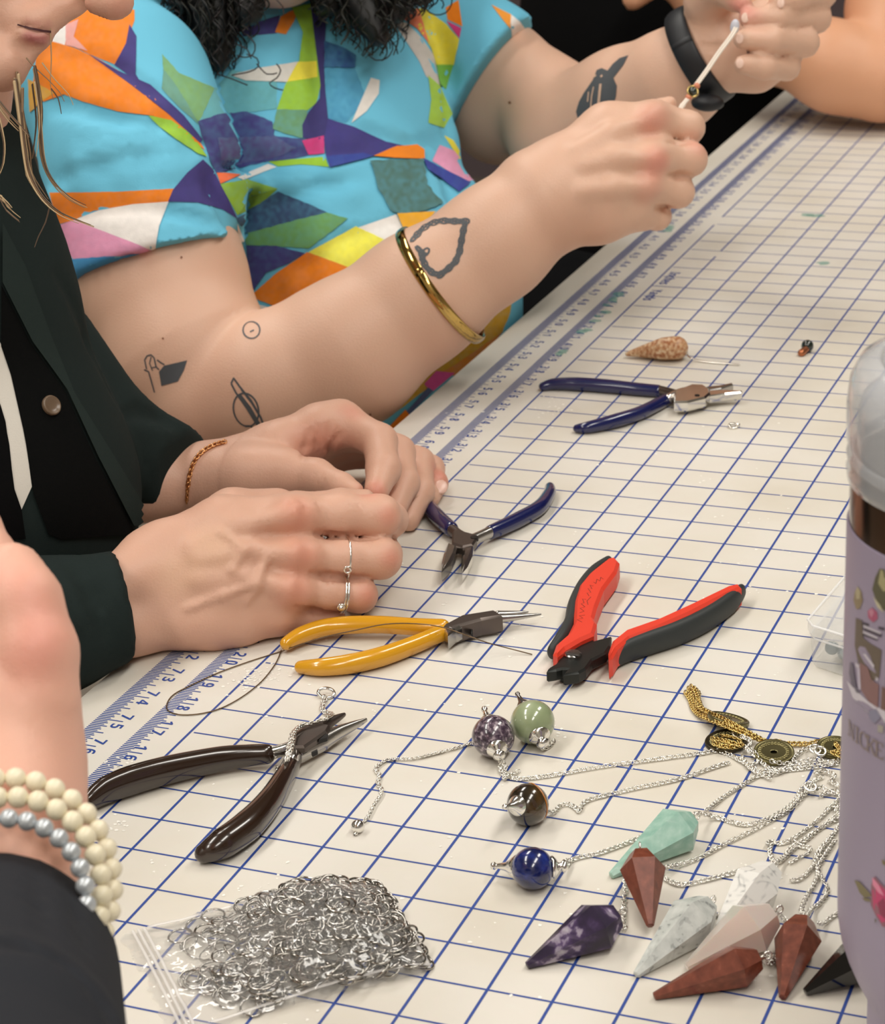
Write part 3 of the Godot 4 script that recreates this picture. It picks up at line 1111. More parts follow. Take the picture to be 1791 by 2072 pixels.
	chain_part(t, "links", silver, "656,1412,1.5 654,1422 652,1434 662,1444 672,1446,5 664,1452,12 640,1460,13 612,1468,13 598,1476,13.5 590,1490,14 586,1508,14 582,1530,13 577,1546,10 570,1560,3 560,1552,1.5|612,1466,13 596,1480,14 592,1500,14.4 586,1520,14 580,1542,10 574,1556,4", 0.0013, 0.0021, 0.0011, 0.00038)
	s = Shape.new()
	s.ring(on(660, 1402, 0.002), Vector3(0.2, 1, 0.3), 0.0031, 0.0008, 20, 8, 1.25)
	s.ring(on(657, 1414, 0.002), Vector3(1, 0.4, 0), 0.0018, 0.0005, 14, 7)
	part("lobster_clasp", s.done(), t, silver)
	t = thing("silver_chain", "loose silver chain ending in a small silver ball, left of the bead pendulums", "chain", on(790, 1560))
	chain_part(t, "links", silver, "952,1504 930,1511 905,1518 870,1527 835,1535 800,1536 782,1538 768,1546 760,1556 768,1570 764,1584 772,1598 768,1612 758,1626 750,1642 742,1656 734,1664")
	s = Shape.new()
	s.ball(on(724, 1672, 0.003), 0.0029)
	s.turned([Vector2(0.0007, 0), Vector2(0.0011, 0.0012), Vector2(0.0004, 0.0022)], on(722, 1684, 0.001), Vector3(-0.1, 0, 1), 10)
	part("ball_end", s.done(), t, silver)
	# gold chain with coins
	t = thing("gold_chain", "bunched gold chain running back to the tumbler among old coins", "chain", on(1500, 1480))
	chain_part(t, "links", gold, "1392,1392,2 1400,1404,2 1404,1420,2 1410,1436,2 1424,1446,3 1444,1452,6 1470,1462,7 1496,1474,7 1520,1486,5 1536,1496,3 1560,1503 1600,1505 1640,1505 1660,1500 1700,1510|1398,1388,4 1408,1398,4 1414,1416,4 1420,1432,4 1436,1442,5 1458,1452,7 1486,1466,7 1510,1480,6 1530,1490,4 1550,1500 1580,1500|1386,1400,1.5 1396,1414,1.5 1402,1432,1.5 1414,1446,2 1436,1456,5 1466,1468,7.5 1500,1482,6 1526,1494,4|1404,1392,2 1414,1404,2 1410,1424,4 1430,1440,5 1450,1448,7|1690,1504,5 1700,1518,5 1684,1522,5 1704,1530,4|1440,1494,4 1470,1500,5 1500,1508,4 1490,1494,5 1460,1488,5|1444,1504,4 1464,1510,4 1490,1512,3", 0.0015, 0.0019, 0.00098, 0.00034)
	var coin_m := hexmat("7a7350", 0.34, 0.9)
	var k := 0
	for c in [["1474,1456", 9.6, 0.0035, Vector3(0.15, 1, -0.32), "old gold coin tilted under the bunched gold chain"], ["1470,1500", 9.6, 0.0016, Vector3(-0.1, 1, 0.06), "dark old coin lying nearest the camera under the chains"], ["1566,1523", 9.0, 0.0022, Vector3(0.04, 1, 0.12), "old gold coin with a square hole beside the silver chains"], ["1692,1513", 8.6, 0.0022, Vector3(0.05, 1, 0.05), "old gold coin half hidden behind the tumbler"]]:
		var q := flat(c[0])[0]
		var p := on(q.x, q.y, c[2])
		var ax: Vector3 = c[3].normalized()
		var ct := thing("coin", c[4], "coin", Vector3(p.x, 0, p.z), "old coins on the gold chain")
		s = Shape.new()
		var r: float = c[1] * 0.001
		s.turned([Vector2(0.0014, 0.0003), Vector2(0.0018, 0.0007), Vector2(r * 0.86, 0.0007), Vector2(r * 0.9, 0.0011), Vector2(r * 0.98, 0.0011), Vector2(r, 0.0007), Vector2(r, -0.0006), Vector2(r * 0.97, -0.001), Vector2(0.0, -0.001)], p, ax, 40)
		part("disc", s.done(), ct, coin_m if k != 1 else hexmat("4a4232", 0.35, 0.9))
		s = Shape.new()
		var x := ax.cross(Vector3(0, 0.2, 1)).normalized()
		var z := x.cross(ax)
		for i in 26:
			var a := TAU * i / 26.0
			var d := (x * cos(a) + z * sin(a))
			s.ring(p + d * r * 0.68 + ax * 0.0007, ax, 0.0008, 0.0003, 6, 4)
		part("relief", s.done(), ct, hexmat("a39a6c", 0.3, 0.9))
		k += 1
	# tangle of silver chain ends by the tumbler
	t = thing("silver_chain", "heap of tangled silver chain ends between the coins and the tumbler", "chain", on(1600, 1550))
	chain_part(t, "links", silver, "1500,1490,6 1520,1500,5 1512,1516,4 1530,1530,2 1545,1545 1560,1556 1580,1558 1600,1552 1640,1548 1690,1540|1505,1510,3 1525,1520,3 1535,1540 1520,1548 1530,1562 1550,1560 1565,1566 1600,1550 1610,1530 1630,1515 1650,1512|1500,1530 1516,1552 1540,1566 1560,1574|1560,1540,3 1590,1545 1620,1542 1650,1536 1680,1545 1700,1535|1650,1565 1670,1560 1690,1570 1680,1580 1700,1590|1630,1590,2 1645,1600,3 1660,1592,3 1675,1600,2 1690,1606|1650,1575 1640,1590 1624,1604 1612,1620 1590,1640 1560,1655|1660,1610 1690,1600 1705,1620 1690,1640|1670,1640 1690,1630 1700,1650 1680,1660", 0.0016)
	for p in flat("1494,1484 1508,1484 1650,1516 1660,1520 1640,1592"):
		s = Shape.new()
		s.ring(on(p.x, p.y, 0.004), Vector3(0.3, 1, 0.4), 0.0024, 0.0006, 16, 7)
		part("jump_ring", s.done(), t, silver)
	# shell-like stone pendant with a wire tail
	t = thing("wrapped_pendant", "cream and rust cone-shaped pendant with a silver wire tail", "pendant", on(1330, 710))
	s = Shape.new()
	m = stone_mat(noise(0.03, 256, [[0.0, "7a4426"], [0.3, "a8683f"], [0.5, "c99b72"], [0.75, "e0c8a6"], [1.0, "ecdfc6"]], 5), 34.0, 0.4)
	s.tube([on(1270, 716, 0.003), on(1300, 711, 0.005), on(1340, 706, 0.0082), on(1368, 704, 0.0088)], [0.0016, 0.0042, 0.0078, 0.0082], 9, Vector3.UP, true)
	part("stone", s.done(), t, m)
	s = Shape.new()
	for i in 4:
		s.ring(on(1380 + i * 3, 707 + i, 0.006), Vector3(1, 0.2 * i - 0.3, -0.3), 0.0042 - i * 0.0007, 0.0007, 16, 6)
	s.tube(smooth_path(path_on("1386,708,6 1394,722,3 1420,731,1 1460,735,1 1496,738,1", 0.001), 0.004), 0.0006, 6, Vector3.ZERO)
	part("wire_wrap", s.done(), t, silver)
	# little copper and black bead, and a loose silver clasp
	t = thing("small_bead", "tiny black bead with a copper end, alone far up the mat", "bead", on(1630, 705))
	s = Shape.new()
	s.ball(on(1634, 700, 0.0042), 0.0042)
	part("bead", s.done(), t, polished(hexmat("14201c", 0.2)))
	s = Shape.new()
	s.tube([on(1632, 706, 0.003), on(1622, 714, 0.0022)], [0.0022, 0.0026], 12, Vector3.UP)
	part("tube_end", s.done(), t, hexmat("b8734f", 0.3, 0.8))
	s = Shape.new()
	s.ring(on(1484, 862, 0.0012), Vector3(0.2, 1, 0.2), 0.0026, 0.0008, 16, 8)
	s.ball(on(1493, 860, 0.0016), 0.0016)
	lone("crimp_ring", s.done(), silver, "small silver ring finding lying by itself below the far blue pliers", "ring")

# ---- people: joints measured as "x,y,distance,radius" (pixels, metres, pixels)
func joints(spec: String) -> Array:
	var p := []
	var r := []
	for n in nums(spec):
		p.append(far(n[0], n[1], n[2]))
		r.append(n[3] * n[2] / FOCAL)
	return [p, r]

func grown(specs: Array, cell: float, more := 0.012) -> Flesh:
	var lo := Vector3.ONE * 99.0
	var hi := -lo
	for s in specs:
		var j := joints(s)
		for i in j[0].size():
			lo = lo.min(j[0][i] - Vector3.ONE * (j[1][i] + more))
			hi = hi.max(j[0][i] + Vector3.ONE * (j[1][i] + more))
	return Flesh.new(lo, hi, cell)

func limb(f: Flesh, spec: String, k: float, cut_p := Vector3.ZERO, cut_n := Vector3.ZERO) -> void:
	var j := joints(spec)
	for i in j[0].size() - 1:
		f.bone(j[0][i], j[0][i + 1], j[1][i], j[1][i + 1], k, cut_p, cut_n)
	if j[0].size() == 1:
		f.bone(j[0][0], j[0][0], j[1][0], j[1][0], k, cut_p, cut_n)

func carve(f: Flesh, spec: String, r: float, k := 0.003, sink := 0.0) -> void:
	var pts := []
	for p in flat(spec):
		var hit := f.meet(eye, sight(p.x, p.y))
		if hit:
			pts.append(hit[0] + hit[1] * (r * 0.45 - sink))
	for i in pts.size() - 1:
		var end := 0.55 if i == 0 else 1.0
		f.groove(pts[i], pts[i + 1], r * end, r * (0.55 if i == pts.size() - 2 else 1.0), k)

func ridge(f: Flesh, spec: String, r: float, k := 0.005, rise := 0.6) -> void:
	var pts := []
	for p in flat(spec):
		var hit := f.meet(eye, sight(p.x, p.y))
		if hit:
			pts.append(hit[0] - hit[1] * r * rise)
	for i in pts.size() - 1:
		f.bone(pts[i], pts[i + 1], r, r, k)

func hand(f: Flesh, palm: Array, fingers: Array, k := 0.007, kb := 0.006) -> void:
	for s in palm:
		limb(f, s, k)
	var base := f.f.duplicate()
	for s in fingers:
		var j := joints(s)
		f.finger(j[0], j[1], base, kb)

func tints(spec: String, c: String, s: float, wide: float) -> Array:
	var out := []
	for n in nums(spec):
		out.append([far(n[0], n[1], n[2]), wide, Color(c).srgb_to_linear(), s])
	return out

func tints_on(f: Flesh, spec: String, c: String, s: float, wide: float) -> Array:
	var out := []
	for p in flat(spec):
		var hit := f.meet(eye, sight(p.x, p.y))
		if hit:
			out.append([hit[0], wide, lin(c), s])
	return out

func skin_mat() -> StandardMaterial3D:
	var m := mat(Color.WHITE, 0.5)
	m.vertex_color_use_as_albedo = true
	m.subsurf_scatter_enabled = true
	m.subsurf_scatter_strength = 0.08
	bumpy(m, noise(0.09, 256, [], 4), 30.0, 0.012)
	return m

func cloth(c: String, rough := 0.9) -> StandardMaterial3D:
	var m := hexmat(c, rough)
	m.metallic_specular = 0.25
	bumpy(m, noise(0.3, 256, [], 2), 18.0, 0.02)
	return m

# points of a shape laid on a body, filled with small triangles; holes of sight and jumps in depth are left open
func patch(s: Shape, f: Flesh, outline: PackedVector2Array, step: float, lift: float, colour := Color.WHITE, jump := 0.022, ragged := 0.0) -> void:
	var poly := PackedVector2Array()
	for i in outline.size():
		var a := outline[i]
		var b := outline[(i + 1) % outline.size()]
		var n := maxi(1, int(a.distance_to(b) / step))
		for k in n:
			poly.append(a.lerp(b, float(k) / n))
	var pts := PackedVector2Array(poly)
	var lo := poly[0]
	var hi := poly[0]
	for p in poly:
		lo = lo.min(p)
		hi = hi.max(p)
	var y := lo.y + step * 0.5
	var odd := 0.0
	while y < hi.y:
		var x := lo.x + step * (0.25 + odd)
		while x < hi.x:
			var q := Vector2(x, y)
			if Geometry2D.is_point_in_polygon(q, poly):
				var near := false
				for p in poly:
					if p.distance_squared_to(q) < step * step * 0.2:
						near = true
						break
				if not near:
					pts.append(q)
			x += step
		y += step * 0.87
		odd = 0.5 - odd
	var where := []
	var first := s.v.size()
	s.tint = colour
	for i in pts.size():
		var q := pts[i]
		if ragged > 0.0 and i < poly.size():
			q += Vector2(rng.randf_range(-ragged, ragged), rng.randf_range(-ragged, ragged))
		var hit := f.meet(eye, sight(q.x, q.y))
		where.append(hit.size() > 0)
		if hit:
			s.put(hit[0] + hit[1] * lift)
			s.normals.append(hit[1])
		else:
			s.put(Vector3.ZERO)
			s.normals.append(Vector3.UP)
	var t := Geometry2D.triangulate_delaunay(pts)
	for k in range(0, t.size(), 3):
		var a := t[k]
		var b := t[k + 1]
		var d := t[k + 2]
		if not (where[a] and where[b] and where[d]):
			continue
		if not Geometry2D.is_point_in_polygon((pts[a] + pts[b] + pts[d]) / 3.0, poly):
			continue
		var va := s.v[first + a]
		var vb := s.v[first + b]
		var vd := s.v[first + d]
		if maxf(va.distance_to(vb), maxf(vb.distance_to(vd), vd.distance_to(va))) > jump:
			continue
		if (vb - va).cross(vd - va).dot(s.normals[first + a]) > 0:
			s.tri(first + a, first + d, first + b)
		else:
			s.tri(first + a, first + b, first + d)
	s.tint = Color.WHITE

# an inked line on skin: pixel path, width in pixels
func inked(s: Shape, f: Flesh, spec: String, wide: float, closed := false, step := 4.0, lift := 0.00025) -> void:
	inked_at(s, f, flat(spec), wide, closed, step, lift)

func inked_at(s: Shape, f: Flesh, p: PackedVector2Array, wide: float, closed := false, step := 4.0, lift := 0.00025) -> void:
	if closed:
		p.append(p[0])
	var pts := []
	var ups := []
	var ww := []
	for i in p.size() - 1:
		var n := maxi(1, int(p[i].distance_to(p[i + 1]) / step))
		for k in n + (1 if i == p.size() - 2 else 0):
			var q := p[i].lerp(p[i + 1], float(k) / n)
			var hit := f.meet(eye, sight(q.x, q.y))
			if hit:
				if pts.size() and pts[pts.size() - 1].distance_to(hit[0]) > 0.012:
					if pts.size() > 1:
						s.band(pts, ups, ww, lift)
					pts = []
					ups = []
					ww = []
				pts.append(hit[0])
				ups.append(hit[1])
				ww.append(wide * depth(hit[0]) / FOCAL)
	if pts.size() > 1:
		s.band(pts, ups, ww, lift)

func oval(c: Vector2, a: float, b: float, turn: float, n := 18) -> PackedVector2Array:
	var out := PackedVector2Array()
	for i in n:
		var t := TAU * i / n
		out.append(c + Vector2(cos(t) * a, sin(t) * b).rotated(turn))
	return out

func nail(t: Node3D, tip: Vector3, out: Vector3, along: Vector3, size: float, m: Material) -> void:
	var s := Shape.new()
	var z := along.normalized()
	var y := (out - z * out.dot(z)).normalized()
	s.ball(tip, size, Basis(z.cross(y) * 0.8, y * 0.22, z * 1.05), 8, 12)
	part("fingernail", s.done(), t, m)

func lin(c: String) -> Color:
	return Color(c).srgb_to_linear()

func person_in_green() -> void:
	var t := thing("person", "person in a dark green-black shirt bending over clasped hands at the near left", "person", far(-60, 900, 1.2))
	var sk := skin_mat()
	var base := lin("d9ab94")
	var body := Shape.new()
	# hand nearest the camera, back of the hand showing, rings on two fingers
	var palm := ["60,1255,1.085,60 140,1235,1.095,58 262,1170,1.115,56 330,1118,1.125,60", "60,1300,1.085,58 140,1300,1.095,58 268,1268,1.115,56 345,1258,1.125,50",
		"300,1130,1.125,60 450,1064,1.128,57 592,1046,1.133,44", "300,1170,1.12,60 450,1132,1.121,54 600,1127,1.128,43", "305,1215,1.12,58 450,1196,1.12,52 590,1193,1.126,39", "310,1255,1.12,52 430,1254,1.122,52 560,1246,1.128,40",
		"330,1110,1.14,50 470,1040,1.155,46 560,1028,1.17,38", "380,1262,1.12,48 480,1262,1.124,44"]
	var fingers := ["585,1046,1.133,44 690,1040,1.137,41 768,1044,1.142,42 790,1052,1.165,34 752,1028,1.186,27", "590,1127,1.128,42 700,1129,1.134,39 770,1129,1.139,41 778,1122,1.163,34 735,1098,1.178,27",
		"585,1191,1.126,37 665,1200,1.131,33 728,1204,1.136,34 730,1200,1.157,29 690,1182,1.168,24", "560,1244,1.13,35 668,1252,1.14,28 668,1246,1.158,24 635,1228,1.166,20", "470,1042,1.158,44 600,1030,1.18,34 690,1018,1.192,28 738,1012,1.197,23"]
	var f := grown(palm + fingers, 0.0019)
	hand(f, palm, fingers)
	for s in ["590,1040,1.1235,34 616,1040,1.126,30", "596,1126,1.1195,28 622,1125,1.122,25", "585,1196,1.118,24 606,1198,1.12,22"]:
		limb(f, s, 0.007)
	ridge(f, "400,1130 500,1112 590,1118", 0.0032, 0.007)
	ridge(f, "400,1172 500,1165 580,1188", 0.003, 0.007)
	ridge(f, "390,1100 480,1062 580,1042", 0.0032, 0.008)
	ridge(f, "450,1078 495,1112 470,1152 520,1190 500,1215", 0.0016, 0.003, 0.45)
	ridge(f, "380,1230 450,1205 520,1180 540,1130", 0.0016, 0.003, 0.45)
	carve(f, "640,1079 670,1084 710,1087 760,1088 806,1088", 0.0026, 0.0016, 0.0012)
	carve(f, "632,1160 660,1166 700,1168 745,1170", 0.0026, 0.0016, 0.0012)
	carve(f, "600,1228 640,1234 690,1237", 0.0024, 0.0016, 0.001)
	for s in ["700,1012 712,1035", "724,1012 738,1040", "640,1015 652,1040", "585,1012 596,1035", "608,1010 620,1034"]:
		carve(f, s, 0.0007, 0.001, 0.0002)
	var tn := tints("600,1040,1.118 612,1125,1.115 595,1197,1.115", "d8836c", 0.55, 0.016) + tints("790,1045,1.13 795,1130,1.128 745,1203,1.128 745,1000,1.14", "d9826f", 0.5, 0.011) + tints("690,1250,1.13 560,1290,1.12 420,1290,1.12", "cf9680", 0.35, 0.025) + tints("430,1110,1.11 360,1160,1.10", "e6bd9c", 0.5, 0.02)
	f.skin(body, base, tn)
	var right := f
	# other hand behind, thumb and first finger pinching
	palm = ["200,1020,1.235,64 330,980,1.245,64 410,963,1.25,60", "410,953,1.25,54 560,908,1.255,50 650,868,1.262,46 690,852,1.266,38", "410,962,1.27,52 560,920,1.285,48 708,868,1.29,38", "420,970,1.29,46 570,935,1.305,42 720,888,1.31,34", "430,985,1.31,42 580,950,1.32,38 722,912,1.325,30",
		"420,968,1.242,54 510,958,1.236,50 575,955,1.23,44"]
	fingers = ["690,852,1.266,38 768,893,1.25,35 776,950,1.228,34 762,994,1.212,26", "710,868,1.29,37 806,915,1.276,33 817,978,1.25,31 797,1035,1.23,25", "720,888,1.31,33 848,936,1.295,30 850,995,1.27,28 826,1052,1.25,24", "722,912,1.325,30 872,948,1.31,26 882,978,1.295,23 872,1008,1.28,19", "560,953,1.232,44 640,963,1.222,34 690,984,1.21,27 716,994,1.203,21"]
	f = grown(palm + fingers, 0.0021)
	hand(f, palm, fingers, 0.009, 0.008)
	for s in ["626,872 618,905 612,930", "645,862 640,900 645,925", "664,862 662,895", "686,880 668,905 660,925"]:
		carve(f, s, 0.0016, 0.003)
	for s in ["636,962 648,985", "650,960 660,982"]:
		carve(f, s, 0.0007, 0.001, 0.0002)
	tn = tints("762,970,1.20 765,1000,1.2 890,960,1.29 715,815,1.25 820,1050,1.22", "d97c6b", 0.6, 0.014) + tints("680,925,1.25 640,900,1.24", "c97a66", 0.55, 0.025)
	f.skin(body, base, tn)
	var left := f
	# head: only mouth, chin and nose reach into the picture; the rest of it on a coarser grid
	var skull := ["-60,-70,1.13,165 -90,-330,1.14,330", "-40,-90,1.115,120 60,-110,1.12,110", "-80,150,1.13,110 -140,420,1.17,135"]
	var face := ["-30,-30,1.103,130 30,-60,1.11,110", "-70,20,1.10,120 -10,30,1.098,90", "-10,20,1.092,72 90,-10,1.095,54", "140,-110,1.10,52 205,-50,1.088,40 236,3,1.083,36", "194,2,1.0765,26 216,6,1.077,24", "108,38,1.086,21 84,42,1.083,20 56,42,1.081,18 30,40,1.081,17", "150,8,1.088,27 112,14,1.087,28", "86,79,1.0845,16 66,80,1.0815,17 42,74,1.081,15", "20,124,1.085,40 42,112,1.086,28", "0,138,1.085,48 -120,70,1.085,82"]
	f = grown(skull, 0.007)
	for s in skull:
		limb(f, s, 0.012)
	f.skin(body, lin("d6a790"))
	f = grown(face, 0.0023, 0.006)
	for s in face:
		limb(f, s, 0.008)
	carve(f, "32,48 48,54 66,59 84,62 106,64", 0.0016, 0.0012, 0.0006)
	carve(f, "198,34 210,37 222,40", 0.0016, 0.0016, 0.0006)
	carve(f, "172,-14 165,10 170,27", 0.0016, 0.004)
	carve(f, "76,100 56,100 34,94", 0.0024, 0.005)
	tn = tints("190,20,1.06 250,20,1.075 150,20,1.07", "d08a78", 0.5, 0.016) + tints_on(f, "90,80 72,80 56,76", "a4585a", 0.85, 0.0058) + tints_on(f, "96,52 76,50 56,45", "b8706a", 0.5, 0.004) + tints_on(f, "204,35 210,37", "5a2c28", 0.9, 0.003)
	f.skin(body, lin("d6a790"), tn)
	var mouth := Shape.new()
	inked(mouth, f, "36,50 44,53 52,55", 3.0, false, 3.0, 0.0009)
	inked(mouth, f, "50,54 62,58 76,61 90,63 101,64", 4.6, false, 3.0, 0.0009)
	var nostril := Shape.new()
	patch(nostril, f, flat("200,31 208,33 218,37 220,40 210,39 202,36"), 3.0, 0.0003)
	# trunk under the clothes
	var trunk := ["-140,420,1.17,135 -180,560,1.2,200 -90,1150,1.22,250", "-180,560,1.2,170 -250,900,1.1,110 60,1255,1.085,64", "-100,560,1.27,170 60,860,1.25,100 200,1010,1.235,64"]
	f = grown(trunk, 0.012)
	for s in trunk:
		limb(f, s, 0.02)
	f.skin(body, base)
	part("body", body.done(), t, sk)
	part("mouth_line", mouth.done(), t, hexmat("4a2326", 0.5))
	part("nostril", nostril.done(), t, hexmat("5a2f2a", 0.6))
	var nails := hexmat("e9c0b0", 0.3)
	nail(t, far(893, 985, 1.283), far(893, 985, 1.2) - far(880, 985, 1.283), far(886, 1004, 1.28) - far(896, 960, 1.29), 0.0048, nails)
	# dark overshirt
	var coat := ["-180,330,1.165,245 -150,600,1.17,285 -60,1000,1.185,325", "-60,1000,1.185,325 -190,1330,1.2,300"]
	var sleeve := ["60,760,1.235,170 210,890,1.235,118 300,935,1.243,100 420,972,1.252,86"]
	var cuff := ["-160,1180,1.09,170 0,1290,1.09,150 100,1268,1.094,134 255,1222,1.108,112"]
	f = grown(coat + sleeve + cuff, 0.0048)
	for s in coat:
		limb(f, s, 0.02)
	var n := (lens_basis * Vector3(0.86, -0.22, 0.42)).normalized()
	limb(f, sleeve[0], 0.006, far(385, 952, 1.25), n)
	var n2 := (lens_basis * Vector3(0.94, 0.18, -0.26)).normalized()
	limb(f, cuff[0], 0.01, far(252, 1222, 1.108), n2)
	for s in ["262,842 290,832 325,842 345,856", "60,1180 110,1230 150,1300 160,1360", "150,1150 190,1200 215,1290", "100,330 130,430 170,540", "120,560 180,690 230,800"]:
		carve(f, s, 0.003, 0.008)
	var sh := Shape.new()
	f.skin(sh, Color.WHITE)
	var shirt := part("overshirt", sh.done(), t, cloth("222b2a"))
	var s1 := Shape.new()
	patch(s1, f, flat("0,455 45,540 100,690 145,800 220,920 305,1060 262,1062 190,922 130,792 60,692 15,602 0,572"), 9, 0.0026)
	part("placket", s1.done(), shirt, cloth("283230"))
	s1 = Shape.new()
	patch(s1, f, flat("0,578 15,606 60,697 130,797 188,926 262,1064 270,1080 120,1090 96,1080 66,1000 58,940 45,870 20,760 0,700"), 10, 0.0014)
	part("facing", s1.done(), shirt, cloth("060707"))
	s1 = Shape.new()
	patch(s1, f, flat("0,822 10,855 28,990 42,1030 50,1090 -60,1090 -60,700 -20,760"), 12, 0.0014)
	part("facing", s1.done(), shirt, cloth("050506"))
	s1 = Shape.new()
	patch(s1, f, flat("-30,640 0,696 24,770 44,850 57,940 63,985 42,1032 28,998 18,900 8,850 0,822 -30,760"), 9, 0.001)
	part("white_undershirt", s1.done(), t, cloth("d8d3ca"))
	s1 = Shape.new()
	var hit := f.meet(eye, sight(99, 823))
	if hit:
		var q: Vector3 = hit[0] + hit[1] * 0.002
		s1.turned([Vector2(0.0, 0.0006), Vector2(0.0018, 0.0006), Vector2(0.0034, 0.0009), Vector2(0.0042, 0.0016), Vector2(0.0048, 0.0016), Vector2(0.0052, 0.0008), Vector2(0.005, -0.0006)], q, hit[1], 28)
		part("button", s1.done(), shirt, hexmat("6d5a48", 0.3))
	# loose strands of hair
	rng.seed = 21
	var hair := Shape.new()
	var strands := ["38,150 42,200 50,270 58,330 76,380 108,420 150,442 190,458", "30,160 40,230 48,300 58,350 84,396 120,428 160,446", "72,140 80,190 84,260 92,330 112,372 142,402 176,420", "76,150 86,220 84,300 96,350 118,380", "102,58 104,120 102,170 108,202", "54,118 72,138 96,160 122,188 130,205", "86,128 110,160 138,190 148,212", "0,205 22,232 46,258 60,275", "0,215 18,240 40,262", "0,402 12,424 38,446", "0,395 16,410 24,420", "100,420 92,450 78,478 70,500", "46,180 46,260 56,330 70,376 98,412 130,436", "66,170 74,240 70,290 66,320", "0,240 10,290 8,330 0,350", "104,180 118,200 124,230", "34,170 44,240 56,310 60,352 92,404"]
	for i in strands.size() * 3:
		var pts := PackedVector3Array()
		var j := Vector2(rng.randf_range(-5, 5), rng.randf_range(-6, 6)) if i >= strands.size() else Vector2.ZERO
		var d := rng.randf_range(1.062, 1.082)
		if i >= strands.size() and i % strands.size() in [4, 5, 6, 11, 15]:
			continue
		for q in flat(strands[i % strands.size()]):
			pts.append(far(q.x + j.x * clampf(q.y / 200.0, 0.3, 1.4), q.y + j.y, d))
		hair.tint = lin(["a98c6a", "8a6d50", "c2a882", "5d4936"][i % 4])
		var sp := smooth_path(pts, 0.005)
		var rr := []
		for k in sp.size():
			rr.append(lerpf(0.0008 if i % strands.size() in [0, 1, 2, 12, 16] else 0.0004, 0.00015, float(k) / sp.size()))
		hair.tube(sp, rr, 5, Vector3.ZERO)
	for i in 120:                                              # the head of hair itself, above the picture
		var a := rng.randf_range(0.4, 5.2)
		var pts := PackedVector3Array()
		var c0 := far(-90, -330, 1.14)
		for k in 4:
			var e := 1.4 - k * 0.36
			pts.append(c0 + Vector3(cos(a) * cos(e), sin(e), sin(a) * cos(e)) * 0.088)
		hair.tint = lin(["8a6d50", "6b523b", "a98c6a"][i % 3])
		if cos(a) < 0.35:
			hair.tube(smooth_path(pts, 0.015), 0.006, 6, Vector3.ZERO)
	var hm := mat(Color.WHITE, 0.45)
	hm.vertex_color_use_as_albedo = true
	part("hair", hair.done(), t, hm).set_meta("kind", "stuff")
	# worn: rings and bracelet
	worn_ring("slim silver ring with an open round setting on the middle finger", far(701, 1128, 1.1345), far(770, 1129, 1.139) - far(590, 1127, 1.128), 0.0109, 0.0006, 1, far(704, 1160, 1.122))
	worn_ring("doubled silver ring with a tiny bright stone on the ring finger", far(692, 1203, 1.133), far(728, 1204, 1.136) - far(600, 1192, 1.127), 0.0093, 0.0006, 2, far(690, 1233, 1.124))
	var bl := thing("chain_bracelet", "fine gold chain bracelet on the wrist behind the dark cuff", "bracelet", far(410, 950, 1.23))
	var run := PackedVector3Array()
	for q in flat("384,1040 377,1015 380,990 384,965 392,940 404,922 420,910 438,902 456,897"):
		var h2 := left.meet(eye, sight(q.x, q.y))
		if h2:
			run.append(h2[0] + h2[1] * 0.0011)
	s1 = Shape.new()
	links(s1, run, 0.0021, 0.0011, 0.00042)
	part("links", s1.done(), bl, hexmat("d9a06c", 0.25, 1.0)).set_meta("kind", "stuff")

func worn_ring(label: String, at: Vector3, along: Vector3, r: float, wire: float, bands: int, gem: Vector3) -> void:
	var t := thing("finger_ring", label, "ring", at, "silver rings on the near hand")
	var s := Shape.new()
	for i in bands:
		s.ring(at + along.normalized() * (0.0013 * i), along, r, wire, 48, 8)
	part("band", s.done(), t, silver)
	s = Shape.new()
	var out := (gem - at).normalized()
	s.ring(at + out * (r + 0.0006), out + lens_basis.z * 0.6, 0.0016, 0.0006, 16, 8)
	if bands > 1:
		s.ball(at + out * (r + 0.001), 0.0014, Basis(), 6, 8)
	part("setting", s.done(), t, silver)

